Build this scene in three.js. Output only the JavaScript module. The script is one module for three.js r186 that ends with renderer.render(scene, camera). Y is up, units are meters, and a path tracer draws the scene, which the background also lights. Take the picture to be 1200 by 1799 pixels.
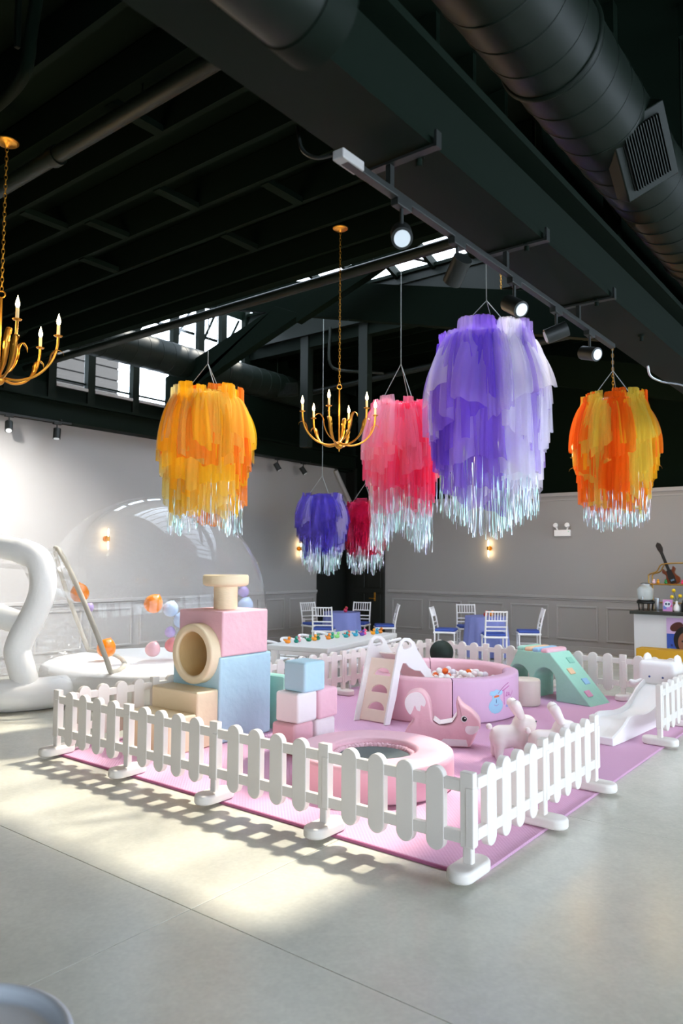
import * as THREE from 'three';
import { RoundedBoxGeometry } from 'three/addons/geometries/RoundedBoxGeometry.js';
import { mergeGeometries } from 'three/addons/utils/BufferGeometryUtils.js';
import { Brush, Evaluator, SUBTRACTION } from 'three-bvh-csg';
import { MarchingCubes } from 'three/addons/objects/MarchingCubes.js';

// ---------------------------------------------------------------- camera, sky, sun, exposure
const scene = new THREE.Scene();
const camera = new THREE.PerspectiveCamera(2 * Math.atan(899.5 / 1310) * 180 / Math.PI, 1200 / 1799, 0.05, 200);
camera.matrixAutoUpdate = true;
camera.position.set(0, 1.8, 0);
camera.quaternion.setFromRotationMatrix(new THREE.Matrix4().makeBasis(
  new THREE.Vector3(0.78823, 0.00571, -0.61535), new THREE.Vector3(0.0354, 0.9979, 0.0546), new THREE.Vector3(0.61438, -0.0649, 0.78635)));
camera.focus = 5.6;
camera.userData.fStop = 2.4;

const renderer = new THREE.WebGLRenderer({ antialias: true });
renderer.toneMapping = THREE.LinearToneMapping;
renderer.toneMappingExposure = 1.2;
renderer.shadowMap.enabled = true;

scene.background = new THREE.Color().setRGB(5.6, 6.5, 7.6);      // bright, even, hazy sky

const sun = new THREE.DirectionalLight(new THREE.Color().setRGB(1, 0.93, 0.80), 5.4);
sun.position.set(-4.5 + 0.06 * 30, 0.82 * 30, -4.5 - 0.57 * 30);
sun.target.position.set(-4.5, 0, -4.5);
sun.shadow.radius = 4.6;
sun.castShadow = true;
Object.assign(sun.shadow.camera, { left: -16, right: 16, top: 16, bottom: -16, near: 1, far: 80 });
sun.shadow.mapSize.set(4096, 4096);
sun.name = 'sun';
scene.add(sun, sun.target);

// ---------------------------------------------------------------- helpers
let seed = 7;
const rnd = () => { seed = (seed * 1664525 + 1013904223) >>> 0; return seed / 4294967296; };
const R = (a, b) => a + (b - a) * rnd();
const V = (x, y, z) => new THREE.Vector3(x, y, z);
const taken = new Map();
function numbered(name) {
  const n = taken.get(name) ?? 0; taken.set(name, n + 1);
  return n ? name + '_' + String(n).padStart(3, '0') : name;
}
function info(o, label, category, group) {
  o.userData.label = label; o.userData.category = category;
  if (group) o.userData.group = group;
  return o;
}
function thing(name, label, category, [x, y, z] = [0, 0, 0], turn = 0, group) {
  const o = new THREE.Group(); o.name = numbered(name); scene.add(o);
  o.position.set(x, y, z); o.rotation.y = turn;
  return info(o, label, category, group);
}
function structure(name, [x, y, z] = [0, 0, 0], label) {
  const o = new THREE.Group(); o.name = name; scene.add(o); o.position.set(x, y, z);
  o.userData.kind = 'structure'; if (label) o.userData.label = label;
  return o;
}
function part(name, geo, mat, parent, pos, rot) {
  const m = new THREE.Mesh(geo, mat); m.name = name;
  if (pos) m.position.set(...pos);
  if (rot) m.rotation.set(...rot);
  m.castShadow = m.receiveShadow = true;
  if (parent === scene) m.name = numbered(name);
  parent.add(m);
  return m;
}
function metres(g, s = 1) {          // uv in metres from the face each vertex points to
  if (!g.attributes.normal) g.computeVertexNormals();
  const p = g.attributes.position, n = g.attributes.normal, uv = new Float32Array(p.count * 2);
  for (let i = 0; i < p.count; i++) {
    const ax = Math.abs(n.getX(i)), ay = Math.abs(n.getY(i)), az = Math.abs(n.getZ(i));
    const [u, v] = ax >= ay && ax >= az ? [p.getZ(i), p.getY(i)] : ay >= az ? [p.getX(i), p.getZ(i)] : [p.getX(i), p.getY(i)];
    uv[2 * i] = u / s; uv[2 * i + 1] = v / s;
  }
  g.setAttribute('uv', new THREE.BufferAttribute(uv, 2));
  return g;
}
const box = (w, h, d, x = 0, y = 0, z = 0) => metres(new THREE.BoxGeometry(w, h, d).translate(x, y, z));
const rbox = (w, h, d, r = 0.02, x = 0, y = 0, z = 0, seg = 3) => metres(new RoundedBoxGeometry(w, h, d, seg, Math.min(r, w / 2.01, h / 2.01, d / 2.01)).translate(x, y, z));
const cyl = (r0, r1, h, n = 24, x = 0, y = 0, z = 0) => new THREE.CylinderGeometry(r0, r1, h, n).translate(x, y, z);
const ball = (r, x = 0, y = 0, z = 0, a = 20, b = 14) => new THREE.SphereGeometry(r, a, b).translate(x, y, z);
const merge = (list) => mergeGeometries(list.map((g) => { const h = g.index ? g.toNonIndexed() : g.clone(); for (const k of Object.keys(h.attributes)) if (!['position', 'normal', 'uv', 'color'].includes(k)) h.deleteAttribute(k); if (!h.attributes.normal) h.computeVertexNormals(); if (!h.attributes.uv) metres(h); return h; }));
const tube = (pts, r, n = 24, k = 8, closed = false) => new THREE.TubeGeometry(new THREE.CatmullRomCurve3(pts.map((p) => (p.isVector3 ? p : V(...p))), closed, 'centripetal'), n, r, k, closed);
function rod(a, b, r, k = 10) {
  const A = V(...a), B = V(...b), d = B.clone().sub(A), g = new THREE.CylinderGeometry(r, r, d.length(), k);
  g.applyQuaternion(new THREE.Quaternion().setFromUnitVectors(V(0, 1, 0), d.clone().normalize()));
  return g.translate((A.x + B.x) / 2, (A.y + B.y) / 2, (A.z + B.z) / 2);
}
const lathe = (pts, n = 40) => new THREE.LatheGeometry(pts.map((p) => new THREE.Vector2(...p)), n);
function outline(pts) { const s = new THREE.Shape(); pts.forEach((p, i) => (i ? s.lineTo(...p) : s.moveTo(...p))); s.closePath(); return s; }
function extrude(shape, depth, bevel = 0.01, curve = 12) {
  const g = new THREE.ExtrudeGeometry(shape, { depth: depth - 2 * bevel, bevelEnabled: bevel > 0, bevelSize: bevel, bevelThickness: bevel, bevelOffset: -bevel, bevelSegments: 3, curveSegments: curve });
  return metres(g.translate(0, 0, -(depth - 2 * bevel) / 2));
}
function smoothed(pts, n = 8, closed = true) {
  return new THREE.CatmullRomCurve3(pts.map(([x, y]) => V(x, y, 0)), closed, 'centripetal').getPoints(pts.length * n).map((p) => [p.x, p.y]);
}
// value noise that repeats
function lattice(size, s) { let q = s; const a = new Float32Array(size * size); for (let i = 0; i < a.length; i++) { q = (q * 1664525 + 1013904223) >>> 0; a[i] = q / 4294967296; } return a; }
function fbm(n, freqs, s) {
  const out = new Float32Array(n * n);
  let total = 0;
  freqs.forEach(([f, w], k) => {
    const l = lattice(f, s + k * 77); total += w;
    for (let y = 0; y < n; y++) for (let x = 0; x < n; x++) {
      const u = (x / n) * f, v = (y / n) * f, x0 = Math.floor(u), y0 = Math.floor(v);
      let a = u - x0, b = v - y0; a = a * a * (3 - 2 * a); b = b * b * (3 - 2 * b);
      const x1 = (x0 + 1) % f, y1 = (y0 + 1) % f;
      out[y * n + x] += w * ((l[y0 * f + x0] * (1 - a) + l[y0 * f + x1] * a) * (1 - b) + (l[y1 * f + x0] * (1 - a) + l[y1 * f + x1] * a) * b);
    }
  });
  for (let i = 0; i < out.length; i++) out[i] /= total;
  return out;
}
function texture(n, f, colour, rep = 1) {
  const d = new Uint8Array(n * n * 4);
  for (let y = 0; y < n; y++) for (let x = 0; x < n; x++) {
    const c = f(x, y, y * n + x), i = (y * n + x) * 4;
    const [r, g, b] = Array.isArray(c) ? c : [c, c, c];
    d[i] = Math.max(0, Math.min(255, r * 255)); d[i + 1] = Math.max(0, Math.min(255, g * 255)); d[i + 2] = Math.max(0, Math.min(255, b * 255)); d[i + 3] = 255;
  }
  const t = new THREE.DataTexture(d, n, n);
  t.wrapS = t.wrapT = THREE.RepeatWrapping; t.magFilter = THREE.LinearFilter; t.minFilter = THREE.LinearMipmapLinearFilter;
  t.repeat.set(rep, rep); if (colour) t.colorSpace = THREE.SRGBColorSpace; t.needsUpdate = true;
  return t;
}
const cloudy = fbm(512, [[4, 1], [9, 0.8], [23, 0.5], [61, 0.3]], 11), grain = fbm(512, [[64, 0.6], [170, 1], [256, 1]], 91), folds = fbm(512, [[3, 1], [7, 0.8], [15, 0.4], [40, 0.12]], 301);
const concreteMap = texture(512, (x, y, i) => { const v = 0.94 + (cloudy[i] - 0.5) * 0.10 + (grain[i] - 0.5) * 0.07; return [v, v * 1.0, v * 0.985]; }, true, 1 / 3.1);
const concreteRough = texture(512, (x, y, i) => 0.50 + (cloudy[i] - 0.5) * 0.16 + (grain[i] - 0.5) * 0.06, false, 1 / 3.1);
const wallBump = texture(512, (x, y, i) => grain[i], false, 1 / 0.9);
const weave = texture(128, (x, y) => { const u = Math.sin(x / 128 * Math.PI * 16), v = Math.sin(y / 128 * Math.PI * 16); return 0.5 + 0.5 * u * v; }, false, 1 / 0.24);
const foldBump = texture(512, (x, y, i) => folds[i], false, 1 / 0.55);
const clothBump = texture(512, (x, y, i) => grain[i], false, 1 / 0.12);

const std = (color, roughness = 0.6, more = {}) => new THREE.MeshStandardMaterial({ color, roughness, ...more });
const phys = (o) => new THREE.MeshPhysicalMaterial(o);
const ceilingPaint = '#08130c';            // one dark paint on all the steel, timber and ducts overhead
const M = {
  concrete: std('#dedcd0', 0.48, { map: concreteMap, roughnessMap: concreteRough }),
  joint: std('#8f8e87', 0.9),
  wall: std('#979491', 0.85, { bumpMap: wallBump, bumpScale: 0.0006 }),
  moulding: std('#9f9c99', 0.6),
  dark: phys({ color: ceilingPaint, roughness: 0.65, specularIntensity: 0.2 }),
  darker: phys({ color: ceilingPaint, roughness: 0.85, specularIntensity: 0.1 }),
  steel: phys({ color: ceilingPaint, roughness: 0.6, specularIntensity: 0.18 }),
  curb: phys({ color: ceilingPaint, roughness: 0.5, specularIntensity: 0.8 }),
  timber: phys({ color: ceilingPaint, roughness: 0.85, specularIntensity: 0.1 }),
  duct: phys({ color: ceilingPaint, roughness: 0.5, specularIntensity: 0.45 }),
  glass: phys({ color: '#ffffff', roughness: 0.02, transmission: 1, thickness: 0, ior: 1.45 }),
  gold: std('#c98f34', 0.32, { metalness: 0.85 }),
  brass: std('#a98440', 0.35, { metalness: 0.8 }),
  chainGold: std('#b98a2e', 0.4, { metalness: 0.8 }),
  candle: std('#e8cf9a', 0.6),
  bulb: std('#fff1d0', 0.4, { emissive: new THREE.Color(1, 0.72, 0.36), emissiveIntensity: 30 }),
  tubeBulb: std('#fff1d0', 0.4, { emissive: new THREE.Color(1, 0.78, 0.45), emissiveIntensity: 5 }),
  fence: std('#ece5dd', 0.42),
  mat: std('#d2a2bf', 0.75, { bumpMap: weave, bumpScale: 0.0018 }),
  matEdge: std('#b9698f', 0.8),
  pink: std('#edbcc4', 0.5, { bumpMap: foldBump, bumpScale: 0.012 }),
  pinkSoft: std('#f0bfcb', 0.5, { bumpMap: foldBump, bumpScale: 0.008 }),
  lilacPink: std('#dfb6d3', 0.5, { bumpMap: foldBump, bumpScale: 0.008 }),
  blue: std('#b5d9e6', 0.45, { bumpMap: foldBump, bumpScale: 0.010 }),
  cream: std('#f0deb9', 0.5, { bumpMap: foldBump, bumpScale: 0.006 }),
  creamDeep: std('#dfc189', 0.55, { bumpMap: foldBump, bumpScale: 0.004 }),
  stool: std('#ddd2c3', 0.55, { bumpMap: foldBump, bumpScale: 0.006 }),
  mint: std('#a6dcc6', 0.5, { bumpMap: foldBump, bumpScale: 0.008 }),
  whiteVinyl: std('#f6efee', 0.45, { bumpMap: foldBump, bumpScale: 0.006 }),
  peach: std('#efc9a2', 0.55), skyPatch: std('#9ccbe8', 0.55), rose: std('#e3a3c0', 0.55), mintPatch: std('#93cfba', 0.55),
  trampoline: std('#5e6a69', 0.7, { bumpMap: clothBump, bumpScale: 0.0005 }),
  white: std('#f4f2ef', 0.4), whitePaint: std('#f0eeec', 0.45), ply: std('#f0dccb', 0.6),
  plywhite: std('#f0e6de', 0.55),
  bunny: phys({ color: '#f6ece7', roughness: 0.45, sheen: 0.2 }),
  chair: std('#eeeeee', 0.4), cushion: std('#3d56a8', 0.8), cloth: std('#7d86c2', 0.85, { bumpMap: clothBump, bumpScale: 0.0008 }),
  black: std('#0c0f0d', 0.6), doorBlack: std('#101512', 0.5),
  counterTop: std('#2b302a', 0.4), counter: std('#cfd0d0', 0.6),
  inflatable: phys({ color: '#f5f3ef', roughness: 0.5, bumpMap: foldBump, bumpScale: 0.01 }),
  film: phys({ color: '#ffffff', roughness: 0.04, transmission: 0.94, thickness: 0, ior: 1.33, specularIntensity: 1 }),
  filmWrinkled: phys({ color: '#fbfbfb', roughness: 0.16, transmission: 0.88, thickness: 0, ior: 1.45, bumpMap: foldBump, bumpScale: 0.07 }),
  rope: std('#b9b3a6', 0.8),
  clearGlass: phys({ color: '#ffffff', roughness: 0.03, transmission: 1, thickness: 0, ior: 1.5 }),
  lens: std('#e9eef0', 0.2),
  track: std('#171b19', 0.5),
  tray: std('#c6ccd3', 0.35),
  metal: std('#b9bec2', 0.25, { metalness: 0.9 }),
};

// ---------------------------------------------------------------- the room
const floor = structure('floor');
part('floor_base', box(17.6, 0.3, 23, -3.0, -0.155, -3.9), M.joint, floor);
{ // cast slabs between saw-cut joints
  const xs = [-11.8, -9.45, -6.25, -3.05, 0.15, 3.35, 5.8], zs = [-15.4, -13.15, -10.53, -7.91, -5.27, -2.66, -0.05, 2.6, 5.2, 7.6];
  for (let i = 0; i + 1 < xs.length; i++) for (let j = 0; j + 1 < zs.length; j++) {
    const w = xs[i + 1] - xs[i] - 0.004, d = zs[j + 1] - zs[j] - 0.004, g = rbox(w, 0.02, d, 0.003, (xs[i] + xs[i + 1]) / 2, -0.01, (zs[j] + zs[j + 1]) / 2, 1);
    part('concrete_slab', g, M.concrete, floor);
  }
}
const WX = -11.2, BZ = -14.7;                      // inner faces of the left and the back wall
const wallBack = structure('wall_back');
part('wall_face', box(16.6, 3.14, 0.25, -2.9 - 0.0, 1.57, BZ - 0.125), M.wall, wallBack);
part('crown', box(16.0, 0.07, 0.06, -2.6, 3.165, BZ + 0.02), M.moulding, wallBack);
part('crown_bead', box(16.0, 0.03, 0.03, -2.6, 3.06, BZ + 0.012), M.moulding, wallBack);
part('chair_rail', rbox(14.4, 0.06, 0.045, 0.012, -2.85, 1.09, BZ + 0.02), M.moulding, wallBack);
part('chair_rail_bead', rbox(14.4, 0.025, 0.025, 0.008, -2.85, 1.04, BZ + 0.01), M.moulding, wallBack);
part('baseboard', rbox(14.4, 0.13, 0.03, 0.008, -2.85, 0.065, BZ + 0.013), M.moulding, wallBack);
part('upper_wall', box(16.6, 4.4, 0.2, -2.9, 5.35, BZ - 0.3), M.darker, wallBack);
const pictureFrame = (w, h) => { const s = outline([[-w / 2, -h / 2], [w / 2, -h / 2], [w / 2, h / 2], [-w / 2, h / 2]]); s.holes.push(outline([[-w / 2 + 0.035, -h / 2 + 0.035], [-w / 2 + 0.035, h / 2 - 0.035], [w / 2 - 0.035, h / 2 - 0.035], [w / 2 - 0.035, -h / 2 + 0.035]])); return extrude(s, 0.026, 0.008); };
const panelFrame = pictureFrame(0.84, 0.68);
for (let x = -9.53; x < 4; x += 1.005) part('panel_moulding', panelFrame, M.moulding, wallBack, [x, 0.585, BZ + 0.011]);

const wallLeft = structure('wall_left');
{ // 4 m of plaster with a chamfered end above and a doorway at the far corner
  const s = outline([[-8, 0], [13.4, 0], [13.4, 2.5], [14.7, 2.5], [14.7, 3.2], [14.05, 4.02], [-8, 4.02]]);
  const g = extrude(s, 0.22, 0); g.rotateY(Math.PI / 2); g.translate(WX - 0.11, 0, 0);
  part('wall_face', metres(g), M.wall, wallLeft);
  part('chair_rail', rbox(0.045, 0.06, 21.0, 0.012, WX + 0.02, 1.09, -2.9), M.moulding, wallLeft);
  part('chair_rail_bead', rbox(0.025, 0.025, 21.0, 0.008, WX + 0.01, 1.04, -2.9), M.moulding, wallLeft);
  part('baseboard', rbox(0.03, 0.13, 21.0, 0.008, WX + 0.013, 0.065, -2.9), M.moulding, wallLeft);
  const lp = panelFrame.clone().rotateY(Math.PI / 2);
  for (let z = -12.87; z < 7; z += 1.005) part('panel_moulding', lp, M.moulding, wallLeft, [WX + 0.011, 0.62, z]);
  part('chamfer_trim', rod([WX + 0.03, 3.22, -14.64], [WX + 0.03, 3.98, -14.04], 0.06, 6), M.moulding, wallLeft);
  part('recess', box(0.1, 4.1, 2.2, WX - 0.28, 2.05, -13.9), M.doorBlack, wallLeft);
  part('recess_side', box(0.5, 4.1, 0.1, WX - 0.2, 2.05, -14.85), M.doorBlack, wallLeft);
}
const door1 = structure('door_1');                 // black panelled door in the back wall by the corner
part('door_leaf', rbox(1.02, 2.5, 0.05, 0.006, -10.66, 1.25, BZ + 0.03), M.doorBlack, door1);
for (const [x, y, h] of [[-10.9, 1.75, 1.2], [-10.42, 1.75, 1.2], [-10.9, 0.6, 0.8], [-10.42, 0.6, 0.8]]) part('door_panel', rbox(0.36, h, 0.02, 0.008, x, y, BZ + 0.062), M.doorBlack, door1);
part('handle', merge([rbox(0.045, 0.2, 0.012, 0.004, -10.4, 0.94, BZ + 0.078), rbox(0.14, 0.022, 0.02, 0.008, -10.47, 0.9, BZ + 0.12), rod([-10.4, 0.9, BZ + 0.08], [-10.4, 0.9, BZ + 0.13], 0.012)]), M.gold, door1);

// unseen walls behind and right of the camera, windows placed to light the hall
function unseenWindowWall(name, along, at, from, to, sill, head, top, count, only) {
  const w = structure(name), pier = 0.5, span = (to - from - pier * (count + 1)) / count, t = 0.3;
  const put = (n, u0, u1, y0, y1, m, th = t) => part(n, along === 'x' ? box(u1 - u0, y1 - y0, th, (u0 + u1) / 2, (y0 + y1) / 2, at) : box(th, y1 - y0, u1 - u0, at, (y0 + y1) / 2, (u0 + u1) / 2), m, w);
  put('wall_below', from, to, 0, sill, M.wall); put('wall_above', from, to, head, top, M.darker);
  for (let k = 0; k <= count; k++) put('pier', from + k * (span + pier), from + k * (span + pier) + pier, sill, head, M.wall);
  for (let k = 0; k < count; k++) {
    const a = from + pier + k * (span + pier);
    if (only && !only.includes(k)) { put('wall_panel', a, a + span, sill, head, M.wall); continue; }
    put('pane', a, a + span, sill, head, M.glass, 0.006);
    put('mullion', a + span / 2 - 0.03, a + span / 2 + 0.03, sill, head, M.dark, 0.07);
    put('transom', a, a + span, sill + (head - sill) * 0.68, sill + (head - sill) * 0.68 + 0.05, M.dark, 0.06);
  }
}
unseenWindowWall('unseen_wall_right', 'z', 5.55, -14.7, 7.3, 0.5, 4.3, 6.2, 6);
unseenWindowWall('unseen_wall_front', 'x', 7.35, -11.3, 5.7, 1.0, 2.9, 6.2, 4, [3]);

// ---------------------------------------------------------------- ceiling and roof
const ceiling = structure('ceiling');
part('deck', box(9.4, 0.2, 13.4, -6.75, 5.3, 0.74), M.darker, ceiling);               // over the left bay, in front of the roof light
part('deck', box(0.25, 0.2, 14.5, -2.12, 6.2, 0.25), M.darker, ceiling);                // over the right bay, round the same roof light
part('deck', box(0.25, 0.2, 4.0, -2.12, 6.2, -13.1), M.darker, ceiling);
part('deck', box(7.9, 0.2, 22.6, 1.9, 6.2, -3.8), M.darker, ceiling);
part('deck', box(9.4, 0.2, 4.0, -6.75, 6.45, -13.1), M.darker, ceiling);              // behind the roof light
part('deck_edge', box(0.15, 1.0, 13.2, -2.14, 5.75, 0.84), M.darker, ceiling);
part('blocking_panel', box(0.04, 2.2, 6.5, -2.02, 5.2, -8.05), M.darker, ceiling);  // dark panel placed to block the roof light right of the beam
part('upper_wall', box(0.2, 2.5, 3.9, WX - 0.12, 5.25, -13.1), M.darker, ceiling);
part('upper_wall', box(0.2, 1.3, 12.3, WX - 0.12, 4.72, 1.2), M.darker, ceiling);
for (let z = -5.72, k = 0; z < 1.5; z += 0.475, k++) {
  const j = part('joist', box(8.9, 0.26, 0.045, -6.7, 5.05, z), M.timber, ceiling);
  j.userData.kind = 'structure';
}
for (let z = -11.5; z < -0.5; z += 0.62) part('joist', box(6.9, 0.28, 0.05, 2.1, 5.97, z), M.timber, ceiling);
for (let z = -11.8; z > -14.6; z -= 0.6) part('joist', box(8.9, 0.26, 0.05, -6.7, 6.24, z), M.timber, ceiling);
for (const [x, z] of [[-6.3, -3.58], [-5.0, -4.05], [-4.2, -4.53], [-6.0, -4.05], [-5.2, -5.0], [-4.3, -3.1], [-6.8, -4.5]]) part('bridging', box(0.09, 0.05, 0.43, x, 4.93, z), M.timber, ceiling);

const roofLight = structure('window_1', [0, 0, 0], 'long sloping roof light');
part('curb', box(9.3, 0.72, 0.12, -6.6, 6.64, -11.12), M.curb, roofLight);
part('curb_cap', box(9.3, 0.06, 0.16, -6.6, 6.99, -11.1), M.steel, roofLight);
part('curb_band', box(9.3, 0.05, 0.03, -6.6, 6.82, -11.05), M.curb, roofLight);
part('front_wall', box(9.3, 3.92, 0.12, -6.6, 6.8, -5.9), M.darker, roofLight);
{ // right gable end, placed to hide glass and bound the sunlight
  const s = outline([[11.15, 5.9], [11.15, 7.0], [5.85, 8.75], [5.85, 5.9]]), g = extrude(s, 0.12, 0); g.rotateY(Math.PI / 2); g.translate(-1.97, 0, 0); part('gable', g, M.darker, roofLight);
  const len = Math.hypot(5.25, 1.72), tilt = Math.atan2(1.72, 5.25);
  for (let k = 0; k < 12; k++) {
    const x0 = WX - 0.05 + k * 0.772;
    part('pane', box(0.72, 0.008, len), M.glass, roofLight, [x0 + 0.38, 7.86, -8.5], [-tilt, 0, 0]);
    if (k) part('glazing_bar', box(0.07, 0.16, len), M.steel, roofLight, [x0, 7.84, -8.5], [-tilt, 0, 0]);
  }
  part('purlin', box(9.3, 0.05, 0.05, -6.6, 7.36, -10.0), M.steel, roofLight);
}
for (const [a, b] of [[[-5.2, 6.95, -11.0], [-4.1, 6.2, -10.2]], [[-4.9, 7.0, -11.0], [-5.4, 6.6, -10.9]], [[-6.6, 7.0, -11.0], [-8.0, 7.4, -9.8]]]) part('brace', rod(a, b, 0.025, 6), M.curb, roofLight);
for (const x of [-9.66, -8.2]) part('post', box(0.2, 2.3, 0.16, x, 5.2, -11.2), M.curb, roofLight);
part('transom_beam', box(9.3, 0.3, 0.2, -6.6, 6.2, -11.25), M.dark, roofLight);

const clerestory = structure('window_2', [0, 0, 0], 'clerestory windows on the left wall beam');
{
  const zs = [-5.0, -5.85, -6.6, -7.33, -8.25, -9.14, -9.79, -10.39, -11.05];
  for (const z of zs) part('post', box(0.12, 4.3, 0.14, WX - 0.06, 6.4, z), M.dark, clerestory);
  for (let k = 0; k < 8; k++) {
    const a = zs[k] - 0.07, b = zs[k + 1] + 0.07, c = (a + b) / 2, w = a - b;
    const fill = (y0, y1) => part('infill', box(0.05, y1 - y0, w, WX - 0.1, (y0 + y1) / 2, c), M.darker, clerestory);
    const pane = (y0, y1) => part('pane', box(0.008, y1 - y0, w, WX - 0.12, (y0 + y1) / 2, c), M.glass, clerestory);
    fill(4.4, 4.68);
    if (k < 2) fill(4.68, 8.8);
    else if (k < 5) { pane(4.68, 5.35); if (k < 3) fill(5.35, 8.8); else { fill(5.35, 5.95); pane(5.95, 6.75); fill(6.75, 8.8); } part('sill', box(0.14, 0.05, w, WX - 0.06, 4.68, c), M.moulding, clerestory); part('glazing_bar', box(0.04, 0.03, w, WX - 0.1, 4.8, c), M.dark, clerestory); }
    else { fill(4.68, 5.95); pane(5.95, 6.9); fill(6.9, 8.8); }
    if (k > 2) part('glazing_bar', rod([WX - 0.2, 5.95, a], [WX - 0.2, 6.9, b], 0.03, 6), M.steel, clerestory);
    if (k > 1) part('glazing_bar', box(0.04, 0.05, w, WX - 0.16, 6.3, c), M.steel, clerestory);
  }
}
{
  const t = thing('neighbour_building', 'grey building outside the left clerestory windows', 'building', [-17.0, 0, -8.6]);
  part('facade', box(0.3, 8.8, 6.4, 0, 4.4, 0), std('#33302d', 0.95), t);
  const boards = std('#45403b', 0.95);
  for (let y = 0.3; y < 8.7; y += 0.32) part('cladding_board', box(0.05, 0.28, 6.4, 0.17, y, 0), boards, t);
}
// steel beams
function beam(name, label, x0, x1, z0, z1, y) {
  const t = thing(name, label, 'beam', [0, 0, 0]);
  part('bottom_flange', box(x1 - x0, 0.035, z1 - z0, (x0 + x1) / 2, y + 0.0175, (z0 + z1) / 2), M.steel, t);
  part('web', box(x1 - x0 - 0.1, 0.28, z1 - z0, (x0 + x1) / 2 + 0.02, y + 0.175, (z0 + z1) / 2), M.dark, t);
  part('top_flange', box(x1 - x0 + 0.12, 0.04, z1 - z0, (x0 + x1) / 2 + 0.02, y + 0.33, (z0 + z1) / 2), M.steel, t);
  return t;
}
const bigBeam = beam('steel_beam', 'wide dark steel beam crossing overhead with the spotlight track below it', -1.87, -1.53, -14.6, 7.1, 3.5);
for (const z of [-1.47, -2.59, -3.67, -4.75, -5.72]) part('bolt', merge([cyl(0.014, 0.014, 0.05, 8, 0, -0.02), cyl(0.024, 0.024, 0.012, 8, 0, -0.005)]), M.steel, bigBeam, [-1.62, 3.5, z]);
for (const z of [-11.6, -5.6, -1.2, 3.0]) part('hanger', box(0.1, 2.3, 0.1, -1.78, 4.97, z), M.darker, bigBeam);
const wallBeam = beam('steel_beam', 'dark steel beam along the top of the left wall', WX - 0.2, WX + 0.22, -14.6, 7.1, 4.03);
part('upper_web', box(0.14, 0.26, 21.6, WX - 0.1, 4.56, -3.8), M.dark, wallBeam);

function truss(z, label) {
  const t = thing('roof_truss', label, 'truss', [0, 0, z]);
  const chord = (pts, d) => { const g = extrude(outline(pts), d, 0.004); return g; };
  part('chord', chord([[-11.1, 4.5], [-11.1, 5.2], [-8.3, 5.98], [-7.75, 5.74], [-11.1, 4.5]].slice(0, 4).concat([[-11.1, 4.66]]), 0.16), M.timber, t);
  part('chord', chord([[-1.9, 4.22], [-1.9, 4.78], [-6.55, 6.02], [-10.6, 7.05], [-10.9, 6.6], [-7.8, 5.77], [-3.05, 4.52]], 0.16), M.timber, t, [0, 0, -0.17]);
  part('chord', chord([[-7.7, 5.55], [-6.3, 5.98], [-5.0, 6.45], [-5.0, 7.6], [-5.12, 7.6], [-5.12, 6.72], [-7.7, 5.85]], 0.14), M.timber, t, [0, 0, 0.17]);
  part('hanger_strap', box(0.06, 2.0, 0.1, -1.98, 5.4, -0.17), M.dark, t);
  return t;
}
truss(-8.9, 'heavy dark timber roof truss meeting at mid span above the pink lantern');
truss(-13.4, 'dark timber roof truss at the back of the hall behind the orange lantern');

{
  const t = thing('sprinkler_pipe', 'dark round pipe running across under the ceiling joists', 'pipe', [0, 0, 0]);
  part('pipe', rod([-11.0, 4.78, -6.02], [-2.1, 4.78, -6.0], 0.055, 14), M.duct, t);
  for (const x of [-9.2, -6.6, -4.3]) part('hanger', rod([x, 4.78, -6.0], [x, 5.2, -6.0], 0.008, 6), M.dark, t);
}
{
  const t = thing('sprinkler_pipe', 'brown dark pipe nearest the camera along the joists', 'pipe', [0, 0, 0]);
  part('pipe', rod([-11.0, 4.82, -2.95], [-2.45, 4.82, -2.93], 0.06, 14), M.duct, t);
  part('coupling', rod([-5.0, 4.82, -2.94], [-5.08, 4.82, -2.94], 0.075, 14), M.duct, t);
  for (const x of [-6.5, -4.0]) part('hanger', rod([x, 4.82, -2.94], [x, 5.2, -2.94], 0.008, 6), M.dark, t);
}
{
  const t = thing('drain_pipe', 'dark bent drain pipe with coupling between the joists at upper left', 'pipe', [0, 0, 0]);
  part('pipe', tube([[-3.75, 5.0, -2.05], [-3.72, 4.9, -2.03], [-3.72, 4.62, -2.0], [-3.78, 4.5, -2.02], [-4.2, 4.5, -2.1], [-5.0, 4.55, -2.1]], 0.035, 30, 10), M.darker, t);
  part('bracket', rbox(0.03, 0.3, 0.03, 0.006, -3.9, 4.8, -2.02), M.dark, t);
}
{
  const t = thing('sprinkler_pipe', 'thin dark pipe with a down-leg behind the middle chandelier', 'pipe', [0, 0, 0]);
  part('pipe', rod([-10.1, 5.35, -11.9], [-2.3, 5.62, -11.9], 0.06, 12), M.curb, t);
  part('pipe', tube([[-8.9, 6.3, -11.0], [-8.9, 5.6, -11.0], [-8.86, 5.5, -11.05], [-8.2, 5.45, -11.8]], 0.03, 20, 8), M.curb, t);
  for (const x of [-9.4, -6.4, -4.0]) part('hanger', rod([x, 5.5, -11.9], [x, 6.3, -11.9], 0.008, 6), M.dark, t);
}
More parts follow.
